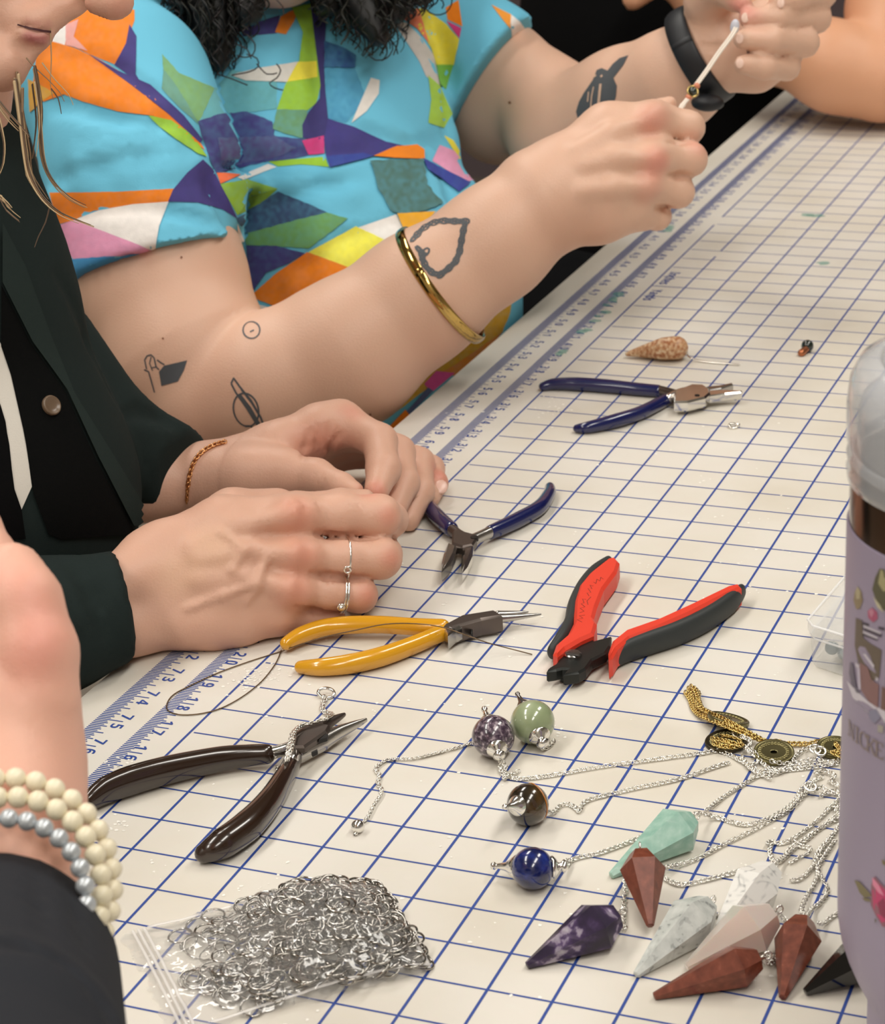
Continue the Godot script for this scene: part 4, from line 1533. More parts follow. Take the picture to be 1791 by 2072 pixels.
func person_in_print() -> void:
	var t := thing("person", "person in a bright abstract-print T-shirt with tattooed arms, holding a cord", "person", far(700, 600, 1.6))
	var body := Shape.new()
	var base := lin("deb59d")
	# near arm, from the sleeve to the fist
	var arm := ["270,300,1.52,120 310,450,1.494,148 330,560,1.481,164 385,715,1.467,157 430,800,1.46,128", "430,805,1.455,130 540,778,1.445,138 700,716,1.445,146 850,602,1.447,128 1000,492,1.45,112 1105,402,1.452,105"]
	var palm := ["1105,385,1.452,92 1135,345,1.452,64 1232,270,1.457,58 1325,245,1.46,40", "1105,402,1.45,98 1232,325,1.446,56 1330,318,1.45,40", "1105,415,1.45,92 1222,385,1.446,56 1318,375,1.452,38", "1120,440,1.452,58 1212,436,1.452,53 1295,432,1.46,34"]
	var fingers := ["1325,243,1.46,37 1392,258,1.466,33 1386,255,1.49,28 1352,235,1.505,22", "1330,318,1.45,37 1396,322,1.458,34 1390,318,1.485,29 1355,300,1.495,22", "1318,375,1.452,35 1372,388,1.46,32 1368,380,1.485,27 1335,365,1.49,20", "1295,430,1.46,31 1330,438,1.468,27 1326,430,1.49,24 1300,415,1.495,18", "1200,290,1.50,40 1290,250,1.505,32 1338,224,1.50,24 1356,208,1.498,14"]
	var f := grown(arm + palm + fingers, 0.0025)
	limb(f, arm[0], 0.012)
	var upper := f.f.duplicate()
	f.f.fill(1.0)
	limb(f, arm[1], 0.012)
	hand(f, palm, fingers, 0.009, 0.006)
	for i in f.f.size():                                      # forearm laid against the upper arm with a crease between
		var e := upper[i]
		var m := f.f[i]
		var g := 0.006 - absf(m - e)
		f.f[i] = minf(m, e) - (g * g / 0.024 if g > 0.0 else 0.0)
	for s in ["1318,236,1.4485,28", "1322,322,1.4375,28", "1310,378,1.439,24", "1290,425,1.449,20"]:
		limb(f, s, 0.009)
	ridge(f, "1180,330 1250,318 1318,318", 0.004, 0.008)
	ridge(f, "1170,300 1240,262 1310,240", 0.004, 0.008)
	ridge(f, "1180,385 1240,378 1305,376", 0.0035, 0.008)
	carve(f, "1352,286 1372,287 1400,287 1418,286", 0.0028, 0.0016, 0.0012)
	carve(f, "1352,357 1372,356 1396,356", 0.0028, 0.0016, 0.0012)
	carve(f, "1326,420 1345,419 1358,419", 0.0028, 0.0016, 0.0012)
	var tn := tints("1310,250,1.44 1325,235,1.445 1335,325,1.43 1325,330,1.43 1310,378,1.435 1415,290,1.45", "dd8a7a", 0.5, 0.016) + tints("1130,470,1.43 1200,470,1.44 760,800,1.42 880,700,1.42", "cf9a80", 0.4, 0.035) + tints("420,860,1.44 470,780,1.43", "c98a72", 0.5, 0.04)
	f.skin(body, base, tn)
	var arm_f := f
	# far arm, palm of the raised hand showing
	arm = ["860,60,1.8,92 1000,152,1.765,108 1110,218,1.72,108", "920,180,1.79,80 1010,235,1.755,98", "1140,272,1.70,116 1270,212,1.66,108 1370,158,1.62,92 1425,118,1.6,76"]
	palm = ["1428,110,1.595,68 1490,100,1.582,62 1560,62,1.585,60 1610,15,1.595,56", "1440,138,1.59,46 1530,140,1.583,42 1582,108,1.583,42", "1430,70,1.59,50 1440,0,1.575,52"]
	fingers = ["1600,20,1.59,36 1650,36,1.56,31 1572,36,1.532,27 1516,37,1.527,22", "1592,72,1.585,33 1628,86,1.552,29 1560,82,1.528,26 1504,80,1.523,21", "1565,115,1.58,30 1592,135,1.552,27 1546,136,1.531,25 1504,131,1.525,20", "1620,-22,1.585,36 1662,-14,1.556,31 1610,-4,1.535,26 1574,4,1.528,20", "1430,0,1.57,46 1455,-28,1.55,38 1488,-8,1.536,30 1502,6,1.53,21"]
	f = grown(arm + palm + fingers, 0.0032)
	for s in arm.slice(0, 2):
		limb(f, s, 0.015)
	upper = f.f.duplicate()
	f.f.fill(1.0)
	limb(f, arm[2], 0.02)
	hand(f, palm, fingers, 0.009, 0.005)
	for i in f.f.size():
		var e := upper[i]
		var m := f.f[i]
		var g := 0.012 - absf(m - e)
		f.f[i] = minf(m, e) - (g * g / 0.048 if g > 0.0 else 0.0)
	carve(f, "1422,92 1445,96 1468,94", 0.002, 0.003)
	tn = tints("1490,5,1.52 1500,15,1.52 1540,30,1.51 1530,80,1.5 1520,130,1.505", "e0857c", 0.55, 0.018)
	f.skin(body, base, tn)
	var far_f := f
	# neck, head and trunk
	var trunk := ["560,-106,1.585,122", "575,-90,1.68,120 585,-330,1.67,130", "590,-560,1.67,260 590,-420,1.65,190", "560,40,1.72,180 700,500,1.72,200", "470,60,1.68,120 260,180,1.56,130", "700,60,1.76,120 880,60,1.8,100"]
	f = grown(trunk, 0.008)
	for s in trunk:
		limb(f, s, 0.02)
	f.skin(body, lin("c9a596"))
	part("body", body.done(), t, skin_mat())
	var nm := hexmat("ecc9b8", 0.3)
	for q in [[1508, 36, 1.5215], [1497, 78, 1.5175], [1497, 128, 1.5195], [1580, 6, 1.522]]:
		nail(t, far(q[0], q[1], q[2]), far(q[0] - 6, q[1], q[2] - 0.02) - far(q[0], q[1], q[2]), far(q[0], q[1] + 8, q[2]) - far(q[0], q[1], q[2]), 0.0034, nm)
	# T-shirt
	var shirt_b := ["440,150,1.645,185 640,150,1.69,175 840,120,1.76,125", "545,245,1.625,140 500,300,1.625,150", "790,250,1.70,125 800,300,1.69,130", "650,420,1.655,265 745,600,1.65,292", "745,600,1.65,292 770,900,1.69,285", "230,80,1.585,140 470,40,1.68,130"]
	var sleeve := ["240,190,1.55,195 290,350,1.50,195 335,600,1.472,188"]
	var sleeve2 := ["890,50,1.775,120 985,140,1.745,130 1060,190,1.72,128"]
	f = grown(shirt_b + sleeve + sleeve2, 0.0042)
	for s in shirt_b:
		limb(f, s, 0.03)
	var n := (lens_basis * Vector3(0.245, -0.96, 0.02)).normalized()
	limb(f, sleeve[0], 0.012, far(328, 528, 1.48), n)
	var n2 := (lens_basis * Vector3(0.79, -0.6, 0.12)).normalized()
	limb(f, sleeve2[0], 0.012, far(990, 155, 1.755), n2)
	carve(f, "175,112 230,138 300,178 355,228 395,275 422,330 440,385 470,440 492,490", 0.007, 0.010, 0.001)
	carve(f, "110,120 160,152 230,192 300,226 370,262", 0.0085, 0.009)
	carve(f, "165,306 215,282 270,272 340,280 404,312", 0.0085, 0.008)
	carve(f, "108,380 180,352 260,332 340,322 410,316", 0.0085, 0.008)
	carve(f, "110,215 190,222 260,245 330,262 400,300", 0.004, 0.012)
	carve(f, "150,440 240,420 330,425 440,455", 0.003, 0.008)
	carve(f, "440,352 520,346 600,336 668,326", 0.009, 0.010)
	carve(f, "668,326 740,322 830,320 880,300 905,262", 0.009, 0.010)
	carve(f, "700,250 760,272 830,292", 0.004, 0.014)
	carve(f, "640,40 650,140 656,240 660,320", 0.004, 0.016)
	carve(f, "500,470 560,430 640,396 720,372", 0.008, 0.012)
	carve(f, "520,620 600,560 700,500 790,460", 0.007, 0.012)
	carve(f, "892,70 900,150 908,220 902,275", 0.005, 0.008)
	carve(f, "846,24 858,70 876,120", 0.003, 0.005)
	carve(f, "868,20 878,66 890,110", 0.003, 0.005)
	carve(f, "918,232 960,196 1005,150 1030,120", 0.0016, 0.003)
	carve(f, "880,330 920,400 950,470", 0.004, 0.01)
	carve(f, "168,556 250,531 330,502 410,482 484,474", 0.0014, 0.002)
	for q in ["110,136 160,168 230,208 300,242 360,274", "170,322 215,298 270,288 340,296 396,324", "112,398 180,370 260,350 340,340 400,332", "446,368 520,362 600,352 660,344", "680,344 740,340 820,338 872,318", "505,488 565,448 645,414 716,392", "530,640 606,578 704,520 780,484"]:
		ridge(f, q, 0.007, 0.012, 0.55)
	var sh := Shape.new()
	f.skin(sh, Color.WHITE)
	var jersey := hexmat("6cc3e2", 0.85)
	bumpy(jersey, noise(0.3, 256, [], 2), 18.0, 0.02)
	var shirt := part("t_shirt", sh.done(), t, jersey)
	print_pattern(f, shirt)
	# hair: dark curls falling on the chest
	rng.seed = 33
	var hair := Shape.new()
	for c in ["400,-60,1.60,105 430,60,1.575,58 440,120,1.57,26", "330,-80,1.60,80 320,10,1.58,40", "480,-70,1.58,60 500,20,1.565,34", "720,-80,1.63,90 730,10,1.60,52 765,70,1.595,24", "660,-70,1.62,60 664,0,1.60,36", "800,-70,1.65,70 790,10,1.62,40", "860,-80,1.68,50 850,-20,1.66,30"]:
		var j := joints(c)
		hair.tint = lin("15100e")
		hair.tube(j[0], j[1], 14, Vector3.ZERO)
	for i in 300:
		var on_left := i % 5 < 3
		var x0 := rng.randf_range(278, 528) if on_left else rng.randf_range(630, 878)
		var edge := [Vector2(276, 10), Vector2(300, 45), Vector2(330, 75), Vector2(380, 120), Vector2(430, 168), Vector2(470, 158), Vector2(500, 80), Vector2(530, 20)] if on_left else [Vector2(628, 10), Vector2(650, 55), Vector2(690, 84), Vector2(730, 108), Vector2(765, 126), Vector2(800, 112), Vector2(820, 45), Vector2(880, 10)]
		var y1 := 0.0
		for k in edge.size() - 1:
			if x0 >= edge[k].x and x0 < edge[k + 1].x:
				y1 = lerpf(edge[k].y, edge[k + 1].y, (x0 - edge[k].x) / (edge[k + 1].x - edge[k].x))
		y1 *= rng.randf_range(0.55, 1.0)
		var d := rng.randf_range(1.545, 1.585) if on_left else rng.randf_range(1.575, 1.62)
		var turns := rng.randf_range(2.5, 5.0)
		var ph := rng.randf_range(0, TAU)
		var rad := rng.randf_range(5, 12)
		var pts := PackedVector3Array()
		var rr := []
		var lean := rng.randf_range(-14, 14)
		for k in 40:
			var q := k / 39.0
			var y := lerpf(-110, y1, q)
			var a := ph + q * turns * TAU
			pts.append(far(x0 + lean * q + cos(a) * rad, y + sin(a) * rad * 0.5, d + sin(a) * rad * 0.0003))
			rr.append(lerpf(0.0013, 0.0005, q) * (1.0 if i % 3 else 0.5))
		hair.tint = lin(["120e0c", "0c0908", "1c1612", "100c0a"][i % 4])
		hair.tube(pts, rr, 5, Vector3.ZERO)
	for w in ["500,110 520,118 522,135 505,145 480,150 470,152", "560,130 568,142 560,158 545,168 556,178 572,182", "500,70 516,90 512,110 495,116 480,112", "560,0 572,14 574,28", "745,110 760,122 782,118 795,100 792,82", "520,130 540,150 560,148", "858,-6 862,18 880,30 902,26 914,8 914,-10", "480,90 500,100 508,118", "440,150 470,160 500,172"]:
		var pts := PackedVector3Array()
		for q in flat(w):
			pts.append(far(q.x, q.y, 1.555 if q.x < 600 else 1.6))
		hair.tint = lin("241b16")
		hair.tube(smooth_path(pts, 0.004), 0.0005, 5, Vector3.ZERO)
	hair.tint = lin("16110e")
	for i in 70:                                              # crown, above the picture
		var a := rng.randf_range(0, TAU)
		var e := rng.randf_range(0.0, 1.5)
		hair.ball(far(590, -540, 1.69) + Vector3(cos(a) * cos(e), sin(e), sin(a) * cos(e)) * 0.1, rng.randf_range(0.02, 0.034), Basis(), 6, 8)
	var hm := mat(Color.WHITE, 0.5)
	hm.vertex_color_use_as_albedo = true
	part("hair", hair.done(), t, hm).set_meta("kind", "stuff")
	# dark trousers
	f = grown(["700,950,1.75,220 1180,640,2.05,230"], 0.012)
	limb(f, "640,1020,1.72,200 800,930,1.84,205 1140,720,2.08,215", 0.02)
	var ts := Shape.new()
	f.skin(ts, Color.WHITE)
	part("trousers", ts.done(), t, cloth("07080b"))
	tattoos(t, arm_f, far_f)
	wearables(arm_f)

func print_pattern(f: Flesh, shirt: Node3D) -> void:
	rng.seed = 44
	var sky := "6cc3e2"
	var shapes := [
		["f4860f", "70,160 75,112 100,60 170,10 272,20 272,42 255,90 232,130 185,112 150,95 105,85", 1],
		["f2efec", "95,66 132,40 137,66 132,92 104,86", 0],
		["f0a9a0", "134,50 160,40 150,75 178,104 150,96 134,92", 2],
		["463f82", "262,50 276,74 275,150 288,172 232,132 255,88", 0],
		["f4860f", "66,190 75,112 105,84 150,97 200,120 290,172 352,233 402,284 414,305 392,288 352,258 310,235 240,226 170,206 130,191 90,206", 1],
		["e2a93a", "58,160 112,188 86,206 62,228", 2],
		["9ccb3b", "300,234 346,244 388,274 418,318 400,312 350,278 320,256", 1],
		["463f82", "180,110 240,144 305,172 372,234 410,282 404,290 340,232 250,162", 0],
		["f4860f", "100,390 240,388 352,382 341,409 260,416 190,426 150,446 118,454", 1],
		["463f82", "410,323 378,350 350,384 340,408 400,410 450,424 480,442 458,396 430,342", 0],
		["f1ede9", "150,446 200,426 270,413 341,408 322,458 313,508 230,476 168,456", 0],
		["ea9ec2", "112,458 150,446 230,476 313,508 240,517 150,525 128,490", 1],
		["4593cc", "146,525 240,516 314,507 334,516 250,548 160,580", 2],
		["f1ede9", "480,452 494,488 482,492", 0],
		["7fae70", "328,110 362,148 434,178 402,250 372,200 350,165 330,140", 2],
		["6fa08a", "330,140 350,165 376,205 402,252 360,215 328,180", 2],
		["6cb5bc", "402,250 434,178 470,140 560,160 560,220 500,228 440,232", 4],
		["463f82", "400,246 440,232 500,226 552,246 556,276 616,282 642,312 590,322 540,327 437,352 424,326 412,284", 3],
		["5a4f86", "440,280 556,276 600,300 560,318 450,340", 4],
		["6fb3cf", "480,0 560,12 566,30 490,30", 2],
		["463f82", "486,56 566,31 560,68 492,74", 1],
		["f08a1e", "603,18 594,45 578,70 556,66 568,34 590,22", 1],
		["9ccb3b", "590,16 628,8 640,80 648,176 640,208 622,224 560,222 578,170 604,126 612,66", 1],
		["eee24a", "602,126 640,124 642,157 580,167", 0],
		["dcd8d0", "602,126 580,167 497,163 466,152 514,140", 1],
		["6e9f72", "560,222 622,224 612,258 612,281 552,262", 4],
		["3e3a76", "627,4 660,40 656,134 658,181 664,241 661,278 640,284 613,280 611,254 622,228 646,200 648,172 638,96", 0],
		["2f5590", "657,84 700,100 720,112 718,138 656,138", 5],
		["4f9dc6", "658,138 718,138 740,200 700,250 664,240 658,181", 6],
		["d83f86", "611,285 655,276 656,312 624,314", 1],
		["e8e4de", "750,158 768,163 766,190 742,225 711,249 732,200", 0],
		["443f84", "664,241 716,258 780,288 824,298 756,318 735,322 668,340 660,318 655,284", 0],
		["3a489e", "660,318 735,312 756,318 735,324 668,340", 1],
		["f58a1e", "755,318 802,298 842,294 857,305 858,324 802,322", 0],
		["cfcac4", "797,46 822,46 850,74 877,111 890,176 862,155 848,124 819,80", 0],
		["e3d53a", "826,18 860,18 904,50 930,80 919,132 882,132 872,97 846,57", 1],
		["f07d50", "808,34 846,16 868,88 842,58", 2],
		["f4860f", "902,16 928,0 936,54 906,40", 0],
		["d83f86", "903,42 934,57 930,78", 0],
		["79b64a", "882,131 919,131 902,182 889,170", 0],
		["a9d24a", "866,153 890,174 915,231 898,259 866,249 872,201", 1],
		["eee24a", "898,274 917,284 952,342 934,330", 0],
		["eba0c4", "889,294 918,305 966,364 942,368 874,326", 1],
		["9ccb3b", "543,327 657,317 666,338 610,333 563,337", 0],
		["f1ede9", "480,359 543,332 560,338 492,364", 1],
		["f2703a", "437,350 486,354 446,372", 1],
		["93bf3a", "446,372 500,363 562,382 508,396 480,436", 2],
		["7fa32f", "562,382 508,396 481,434 520,420", 1],
		["35496f", "562,387 662,430 496,474 478,442", 4],
		["6da25c", "662,430 704,443 626,502 500,495 494,474", 3],
		["4f726a", "748,328 855,323 864,376 896,414 834,436 795,432 766,384", 5],
		["3a449c", "854,323 950,372 928,390 864,345", 1],
		["f3f0ec", "720,462 802,434 822,477 814,506", 0],
		["f3b021", "803,434 880,430 836,477 822,480", 1],
		["f4ee55", "624,510 720,458 816,503 840,560 735,554", 1],
		["463f80", "500,497 560,498 618,512 586,532 540,552 506,598", 2],
		["f4860f", "506,600 560,552 622,510 736,552 790,590 700,600 592,634", 1],
		["f1ede9", "508,612 590,634 640,640 540,670", 0],
		["5f9a98", "1046,566 1036,596 998,620 1000,560", 1],
		["d5a51f", "1036,597 1032,634 1016,672 922,742 780,850 900,700", 2],
		["d9892a", "1016,672 1002,690 920,760 880,760 924,735", 2],
		["e05aa8", "858,776 882,750 920,754 872,794", 0],
		["5b6492", "818,836 866,783 876,790 824,842", 1],
		["f4860f", "770,880 820,828 828,838 782,880", 0],
		["f2efec", "1032,28 1052,44 1068,66 1066,108 1048,126 1030,122 1036,84", 0],
		["f5a03a", "994,10 1034,30 1032,58 1020,44", 0]]
	var s := Shape.new()
	var laid := []
	for p in shapes:
		var o := flat(p[1])
		var i := 0                                        # colours printed over others lie one layer higher
		for q in laid:
			if q[1] >= i and Geometry2D.intersect_polygons(q[0], o).size():
				i = q[1] + 1
		laid.append([o, i])
		var c := lin(p[0])
		var before := s.v.size()
		patch(s, f, o, 8.0, 0.0003 + 0.00014 * i, c, 0.034, p[2] * 0.3)
		for k in range(before, s.v.size()):               # dry-brush unevenness of the print
			s.c[k] = c.lerp(lin(sky), rng.randf() * 0.05 * p[2]) * rng.randf_range(0.94, 1.03)
	var m := mat(Color.WHITE, 0.85)
	m.vertex_color_use_as_albedo = true
	bumpy(m, noise(0.3, 256, [], 2), 18.0, 0.02)
	part("printed_pattern", s.done(), shirt, m)

func tattoos(t: Node3D, a: Flesh, b: Flesh) -> void:
	var ink := hexmat("4f5358", 0.55)
	var s := Shape.new()
	var heart := "838,482 853,465 870,453 890,447 909,447 926,448 943,448 938,466 934,487 930,510 922,529 908,543 891,556 876,553 862,540 856,526 853,511 846,503"
	chain_ink(s, a, flat(heart))
	chain_ink(s, a, flat("856,519 861,511 867,503"))
	part("heart_tattoo", s.done(), t, ink)
	s = Shape.new()
	inked_at(s, a, oval(Vector2(498, 829), 25, 34, -0.25, 24), 3.6, true)
	inked(s, a, "468,776 473,765 485,782 508,810 528,845 536,868 522,862 500,826 478,795", 4.0, true)
	inked(s, a, "484,798 505,825 524,858", 7.0)
	inked(s, a, "488,788 510,816 530,850", 3.0)
	inked(s, a, "496,862 508,862 514,870", 5.0)
	part("planet_tattoo", s.done(), t, ink)
	s = Shape.new()
	patch(s, a, flat("332,740 379,729 372,750 360,772 327,781 322,752"), 5, 0.0003)
	inked(s, a, "297,747 293,728 298,720 306,718 312,724 316,742 322,748", 3.0)
	inked(s, a, "292,748 301,752 313,794", 3.2)
	inked(s, a, "306,722 303,735 309,750", 2.4)
	inked(s, a, "318,728 326,734 333,738", 3.0)
	inked(s, a, "308,744 318,742", 2.4)
	part("hand_tattoo", s.done(), t, ink)
	s = Shape.new()
	inked_at(s, a, oval(Vector2(509, 668), 17, 17, 0, 20), 3.4, true, 3.0)
	inked(s, a, "506,672 514,668", 4.0)
	part("ring_tattoo", s.done(), t, ink)
	s = Shape.new()
	patch(s, b, flat("1166,226 1172,206 1182,188 1200,162 1208,142 1218,138 1230,143 1240,130 1254,118 1272,112 1262,132 1248,150 1242,158 1249,174 1247,196 1238,222 1200,240 1170,240"), 6, 0.0003)
	part("forearm_tattoo", s.done(), t, ink)
	s = Shape.new()
	inked(s, b, "1216,170 1214,190 1211,220", 6.0, false, 4.0, 0.0006)
	inked(s, b, "1202,176 1198,196 1196,220", 3.0, false, 4.0, 0.0006)
	inked(s, b, "1192,186 1190,206", 3.0, false, 4.0, 0.0006)
	inked(s, b, "1203,156 1207,152", 5.0, false, 3.0, 0.0006)
	inked(s, b, "1216,156 1220,153", 5.0, false, 3.0, 0.0006)
	part("bare_skin_gaps", s.done(), t, hexmat("d2b098", 0.55))
	for q in [Vector3(367, 521, 2.5), Vector3(330, 685, 2.2), Vector3(749, 838, 2.4), Vector3(1032, 208, 3.0)]:
		s = Shape.new()
		patch(s, b if q.x > 1000 else a, oval(Vector2(q.x, q.y), q.z, q.z, 0, 8), 3, 0.0004)
		part("mole", s.done(), t, hexmat("8a5a44", 0.6))

func chain_ink(s: Shape, f: Flesh, p: PackedVector2Array) -> void:
	var i := 0
	var left := 0.0
	for k in p.size() - 1:
		var d := p[k].distance_to(p[k + 1])
		while left < d:
			var q := p[k].lerp(p[k + 1], left / d)
			var turn := (p[k + 1] - p[k]).angle()
			inked_at(s, f, oval(q, 9.0, 5.4 if i % 2 else 3.2, turn, 12), 4.2 if i % 2 else 5.4, true, 3.0)
			i += 1
			left += 10.5
		left -= d

func wearables(a: Flesh) -> void:
	var c := far(892, 577, 1.4445)
	var ax := (lens_basis * Vector3(0.80, 0.565, 0.22)).normalized()
	var t := thing("bangle", "polished gold bangle on the tattooed forearm", "bangle", c)
	var s := Shape.new()
	var r := 0.0430
	var x := ax.cross(lens_basis.y).normalized()
	var z := x.cross(ax)
	var pts := []
	var rr := []
	for i in 64:
		var q := TAU * (i + 0.5) / 64.0
		pts.append(c + (x * cos(q) + z * sin(q)) * r)
		rr.append(0.0)
	pts.append(pts[0])
	pts.append(pts[1])
	s.tube(pts, Vector2(0.0015, 0.0036), 16, ax, false)
	part("band", s.done(), t, hexmat("c9a862", 0.1, 1.0))
	c = far(1418, 112, 1.6)
	ax = (lens_basis * Vector3(0.80, 0.42, 0.42)).normalized()
	t = thing("wristband", "black wide band round the raised wrist", "wristband", c)
	s = Shape.new()
	x = ax.cross(lens_basis.y).normalized()
	z = x.cross(ax)
	for w in 1:
		pts = []
		for i in 50:
			var q := TAU * i / 48.0
			pts.append(c + (x * cos(q) + z * sin(q) * 1.04) * 0.0335)
		s.tube(pts, Vector2(0.0026, 0.0085), 16, ax, false)
	s.ball(far(1432, 208, 1.575), 0.010, Basis(Vector3(1.2, 0, 0), Vector3(0, 0.6, 0), Vector3(0, 0, 0.8)), 10, 14)
	part("band", s.done(), t, hexmat("14171d", 0.5))
	s = Shape.new()
	s.ball(far(1360, 64, 1.592), 0.0022)
	part("clasp", s.done(), t, silver)
	# the cord being made, held between both hands
	t = thing("beaded_cord", "pale cord with a gold-rimmed dark bead stretched between two hands", "cord", far(1440, 120, 1.5))
	s = Shape.new()
	for k in 2:
		var pp := PackedVector3Array()
		for q in nums("1372,226,1.478 1384,208,1.482 1396,194,1.486"):
			pp.append(far(q[0] + k * 3 - 1, q[1] + k * 1.5, q[2]))
		s.tube(smooth_path(pp, 0.004), [0.0007, 0.0011, 0.0014, 0.001], 8, Vector3.ZERO)
		pp = PackedVector3Array()
		for q in nums("1408,172,1.488 1430,142,1.493 1456,104,1.499 1480,72,1.505 1492,50,1.512"):
			pp.append(far(q[0] + k * 4 - 2, q[1] + k * 2, q[2]))
		s.tube(smooth_path(pp, 0.004), 0.0009, 8, Vector3.ZERO)
	part("cord", s.done(), t, hexmat("eee3d6", 0.7))
	s = Shape.new()
	s.ring(far(1402, 185, 1.485), lens_basis * Vector3(0.3, 0.2, 1), 0.0036, 0.0007, 24, 8)
	part("gold_rim", s.done(), t, gold)
	s = Shape.new()
	s.ball(far(1402, 185, 1.486), 0.0030)
	part("bead", s.done(), t, polished(hexmat("1b2a22", 0.2)))
	s = Shape.new()
	s.ball(far(1393, 197, 1.485), 0.0022)
	part("end_bead", s.done(), t, hexmat("d98a6a", 0.4))
	s = Shape.new()
	s.ball(far(1410, 174, 1.487), 0.0022)
	part("end_bead", s.done(), t, hexmat("d98a6a", 0.4))
	s = Shape.new()
	s.ball(far(1487, 54, 1.512), 0.0040, Basis(Vector3(0.8, 0.2, 0), Vector3(0, 1.25, 0), Vector3(0, 0, 0.7)))
	part("pale_bead", s.done(), t, hexmat("d5d6e2", 0.3))

func person_in_black() -> void:
	var t := thing("person", "person in black resting a bare elbow on the far end of the table", "person", far(1500, 100, 2.2))
	var body := Shape.new()
	var arm := ["1782,168,2.09,80 1690,135,2.10,84 1560,78,2.14,78 1440,-10,2.19,66 1370,-60,2.2,52", "1795,150,2.09,84 1812,20,2.13,92 1850,-160,2.2,100"]
	var tip := ["1340,-60,2.2,34 1290,-16,2.19,20 1278,4,2.185,14"]
	var f := grown(arm + tip, 0.005)
	limb(f, arm[0], 0.02)
	limb(f, tip[0], 0.02)
	var keep := f.f.duplicate()
	f.f.fill(1.0)
	limb(f, arm[1], 0.02)
	for i in f.f.size():
		var e := keep[i]
		var m := f.f[i]
		var g := 0.008 - absf(m - e)
		f.f[i] = minf(m, e) - (g * g / 0.032 if g > 0.0 else 0.0)
	f.skin(body, lin("dfa683"))
	f = grown(["1560,-420,2.35,120 1500,-200,2.35,170", "1560,-600,2.32,180"], 0.012)
	limb(f, "1560,-560,2.32,190 1560,-380,2.35,120 1480,-160,2.36,170", 0.03)
	f.skin(body, lin("d8a484"))
	part("body", body.done(), t, skin_mat())
	f = grown(["1300,-200,2.4,260 1480,-200,2.4,260 1330,500,2.4,270", "1850,-160,2.2,120"], 0.012)
	limb(f, "1310,-200,2.4,255 1320,120,2.4,262 1330,500,2.4,275", 0.03)
	limb(f, "1310,-200,2.4,250 1560,-200,2.36,220 1850,-170,2.2,118", 0.03)
	var s := Shape.new()
	f.skin(s, Color.WHITE)
	part("black_top", s.done(), t, cloth("030304"))

func person_in_front() -> void:
	var t := thing("person", "person out of frame at lower left, blurred hand and dark sleeve with pale beads", "person", far(0, 1800, 0.7))
	var body := Shape.new()
	var palm := ["-15,1900,.675,170 -5,1700,.70,165 0,1560,.715,150", "0,1560,.715,150 -20,1400,.725,140 -30,1300,.73,125", "-60,1560,.73,140 -110,1330,.74,125"]
	var fingers := ["50,1530,.715,100 68,1420,.712,90 70,1320,.712,86 48,1220,.716,76 22,1168,.722,72", "-30,1300,.735,88 -40,1150,.74,80 -70,1080,.75,72 -100,1040,.76,60", "-80,1310,.74,88 -110,1130,.75,80 -150,1060,.765,70 -170,1040,.78,58", "-130,1320,.75,84 -170,1160,.76,76 -200,1100,.775,66 -210,1090,.79,54", "-170,1350,.76,76 -220,1220,.77,66 -240,1180,.78,58 -250,1170,.79,46"]
	var f := grown(palm + fingers, 0.003)
	hand(f, palm, fingers, 0.012, 0.010)
	f.skin(body, lin("e6b19c"), tints("40,1150,.70 90,1250,.70 60,1330,.695", "e28f80", 0.5, 0.018))
	part("body", body.done(), t, skin_mat())
	var sl := ["-25,1992,.665,268 -60,2250,.55,330 -120,2700,.42,420"]
	f = grown(sl, 0.0045)
	limb(f, sl[0], 0.01)
	carve(f, "-40,1915 60,1908 140,1945 205,2010 240,2090", 0.004, 0.005)
	for q in ["70,1760 82,1830 92,1890", "140,1790 158,1850 172,1920"]:
		carve(f, q, 0.0012, 0.004)
	var s := Shape.new()
	f.skin(s, Color.WHITE)
	part("dark_sleeve", s.done(), t, cloth("2c2e33"))
	rng.seed = 9
	var k := 0
	for b in [[0, 1805, 0.668, 224, 0.0033, "f1e7cc", "outermost of the pale bead strands on the blurred wrist"], [6, 1816, 0.660, 197, 0.0033, "efe5c8", "middle pale bead strand on the blurred wrist"], [0, 1834, 0.652, 172, 0.0029, "c9ced2", "silvery bead strand next to the dark sleeve"]]:
		var c := far(b[0], b[1], b[2])
		var r: float = b[3] * b[2] / FOCAL
		var br: float = b[4]
		var th := thing("bead_bracelet", b[6], "bracelet", c, "bead strands on the blurred wrist")
		var n := int(TAU * r / (br * 1.8))
		var one := Shape.new()
		one.ball(Vector3.ZERO, br, Basis(Vector3(1, 0, 0), Vector3(0, 1, 0), Vector3(0, 0, 1)), 8, 12)
		var mesh := one.done()
		var m := hexmat(b[5], 0.3, 0.0 if k < 2 else 0.4)
		var ux := lens_basis * Vector3(1, 0, -0.12)
		var uy := lens_basis * Vector3(0, 1, -0.25)
		for i in n:
			var q := TAU * i / n
			var o := part("bead", mesh, th, m)
			o.position = (ux * cos(q) + uy * sin(q)) * r
		k += 1

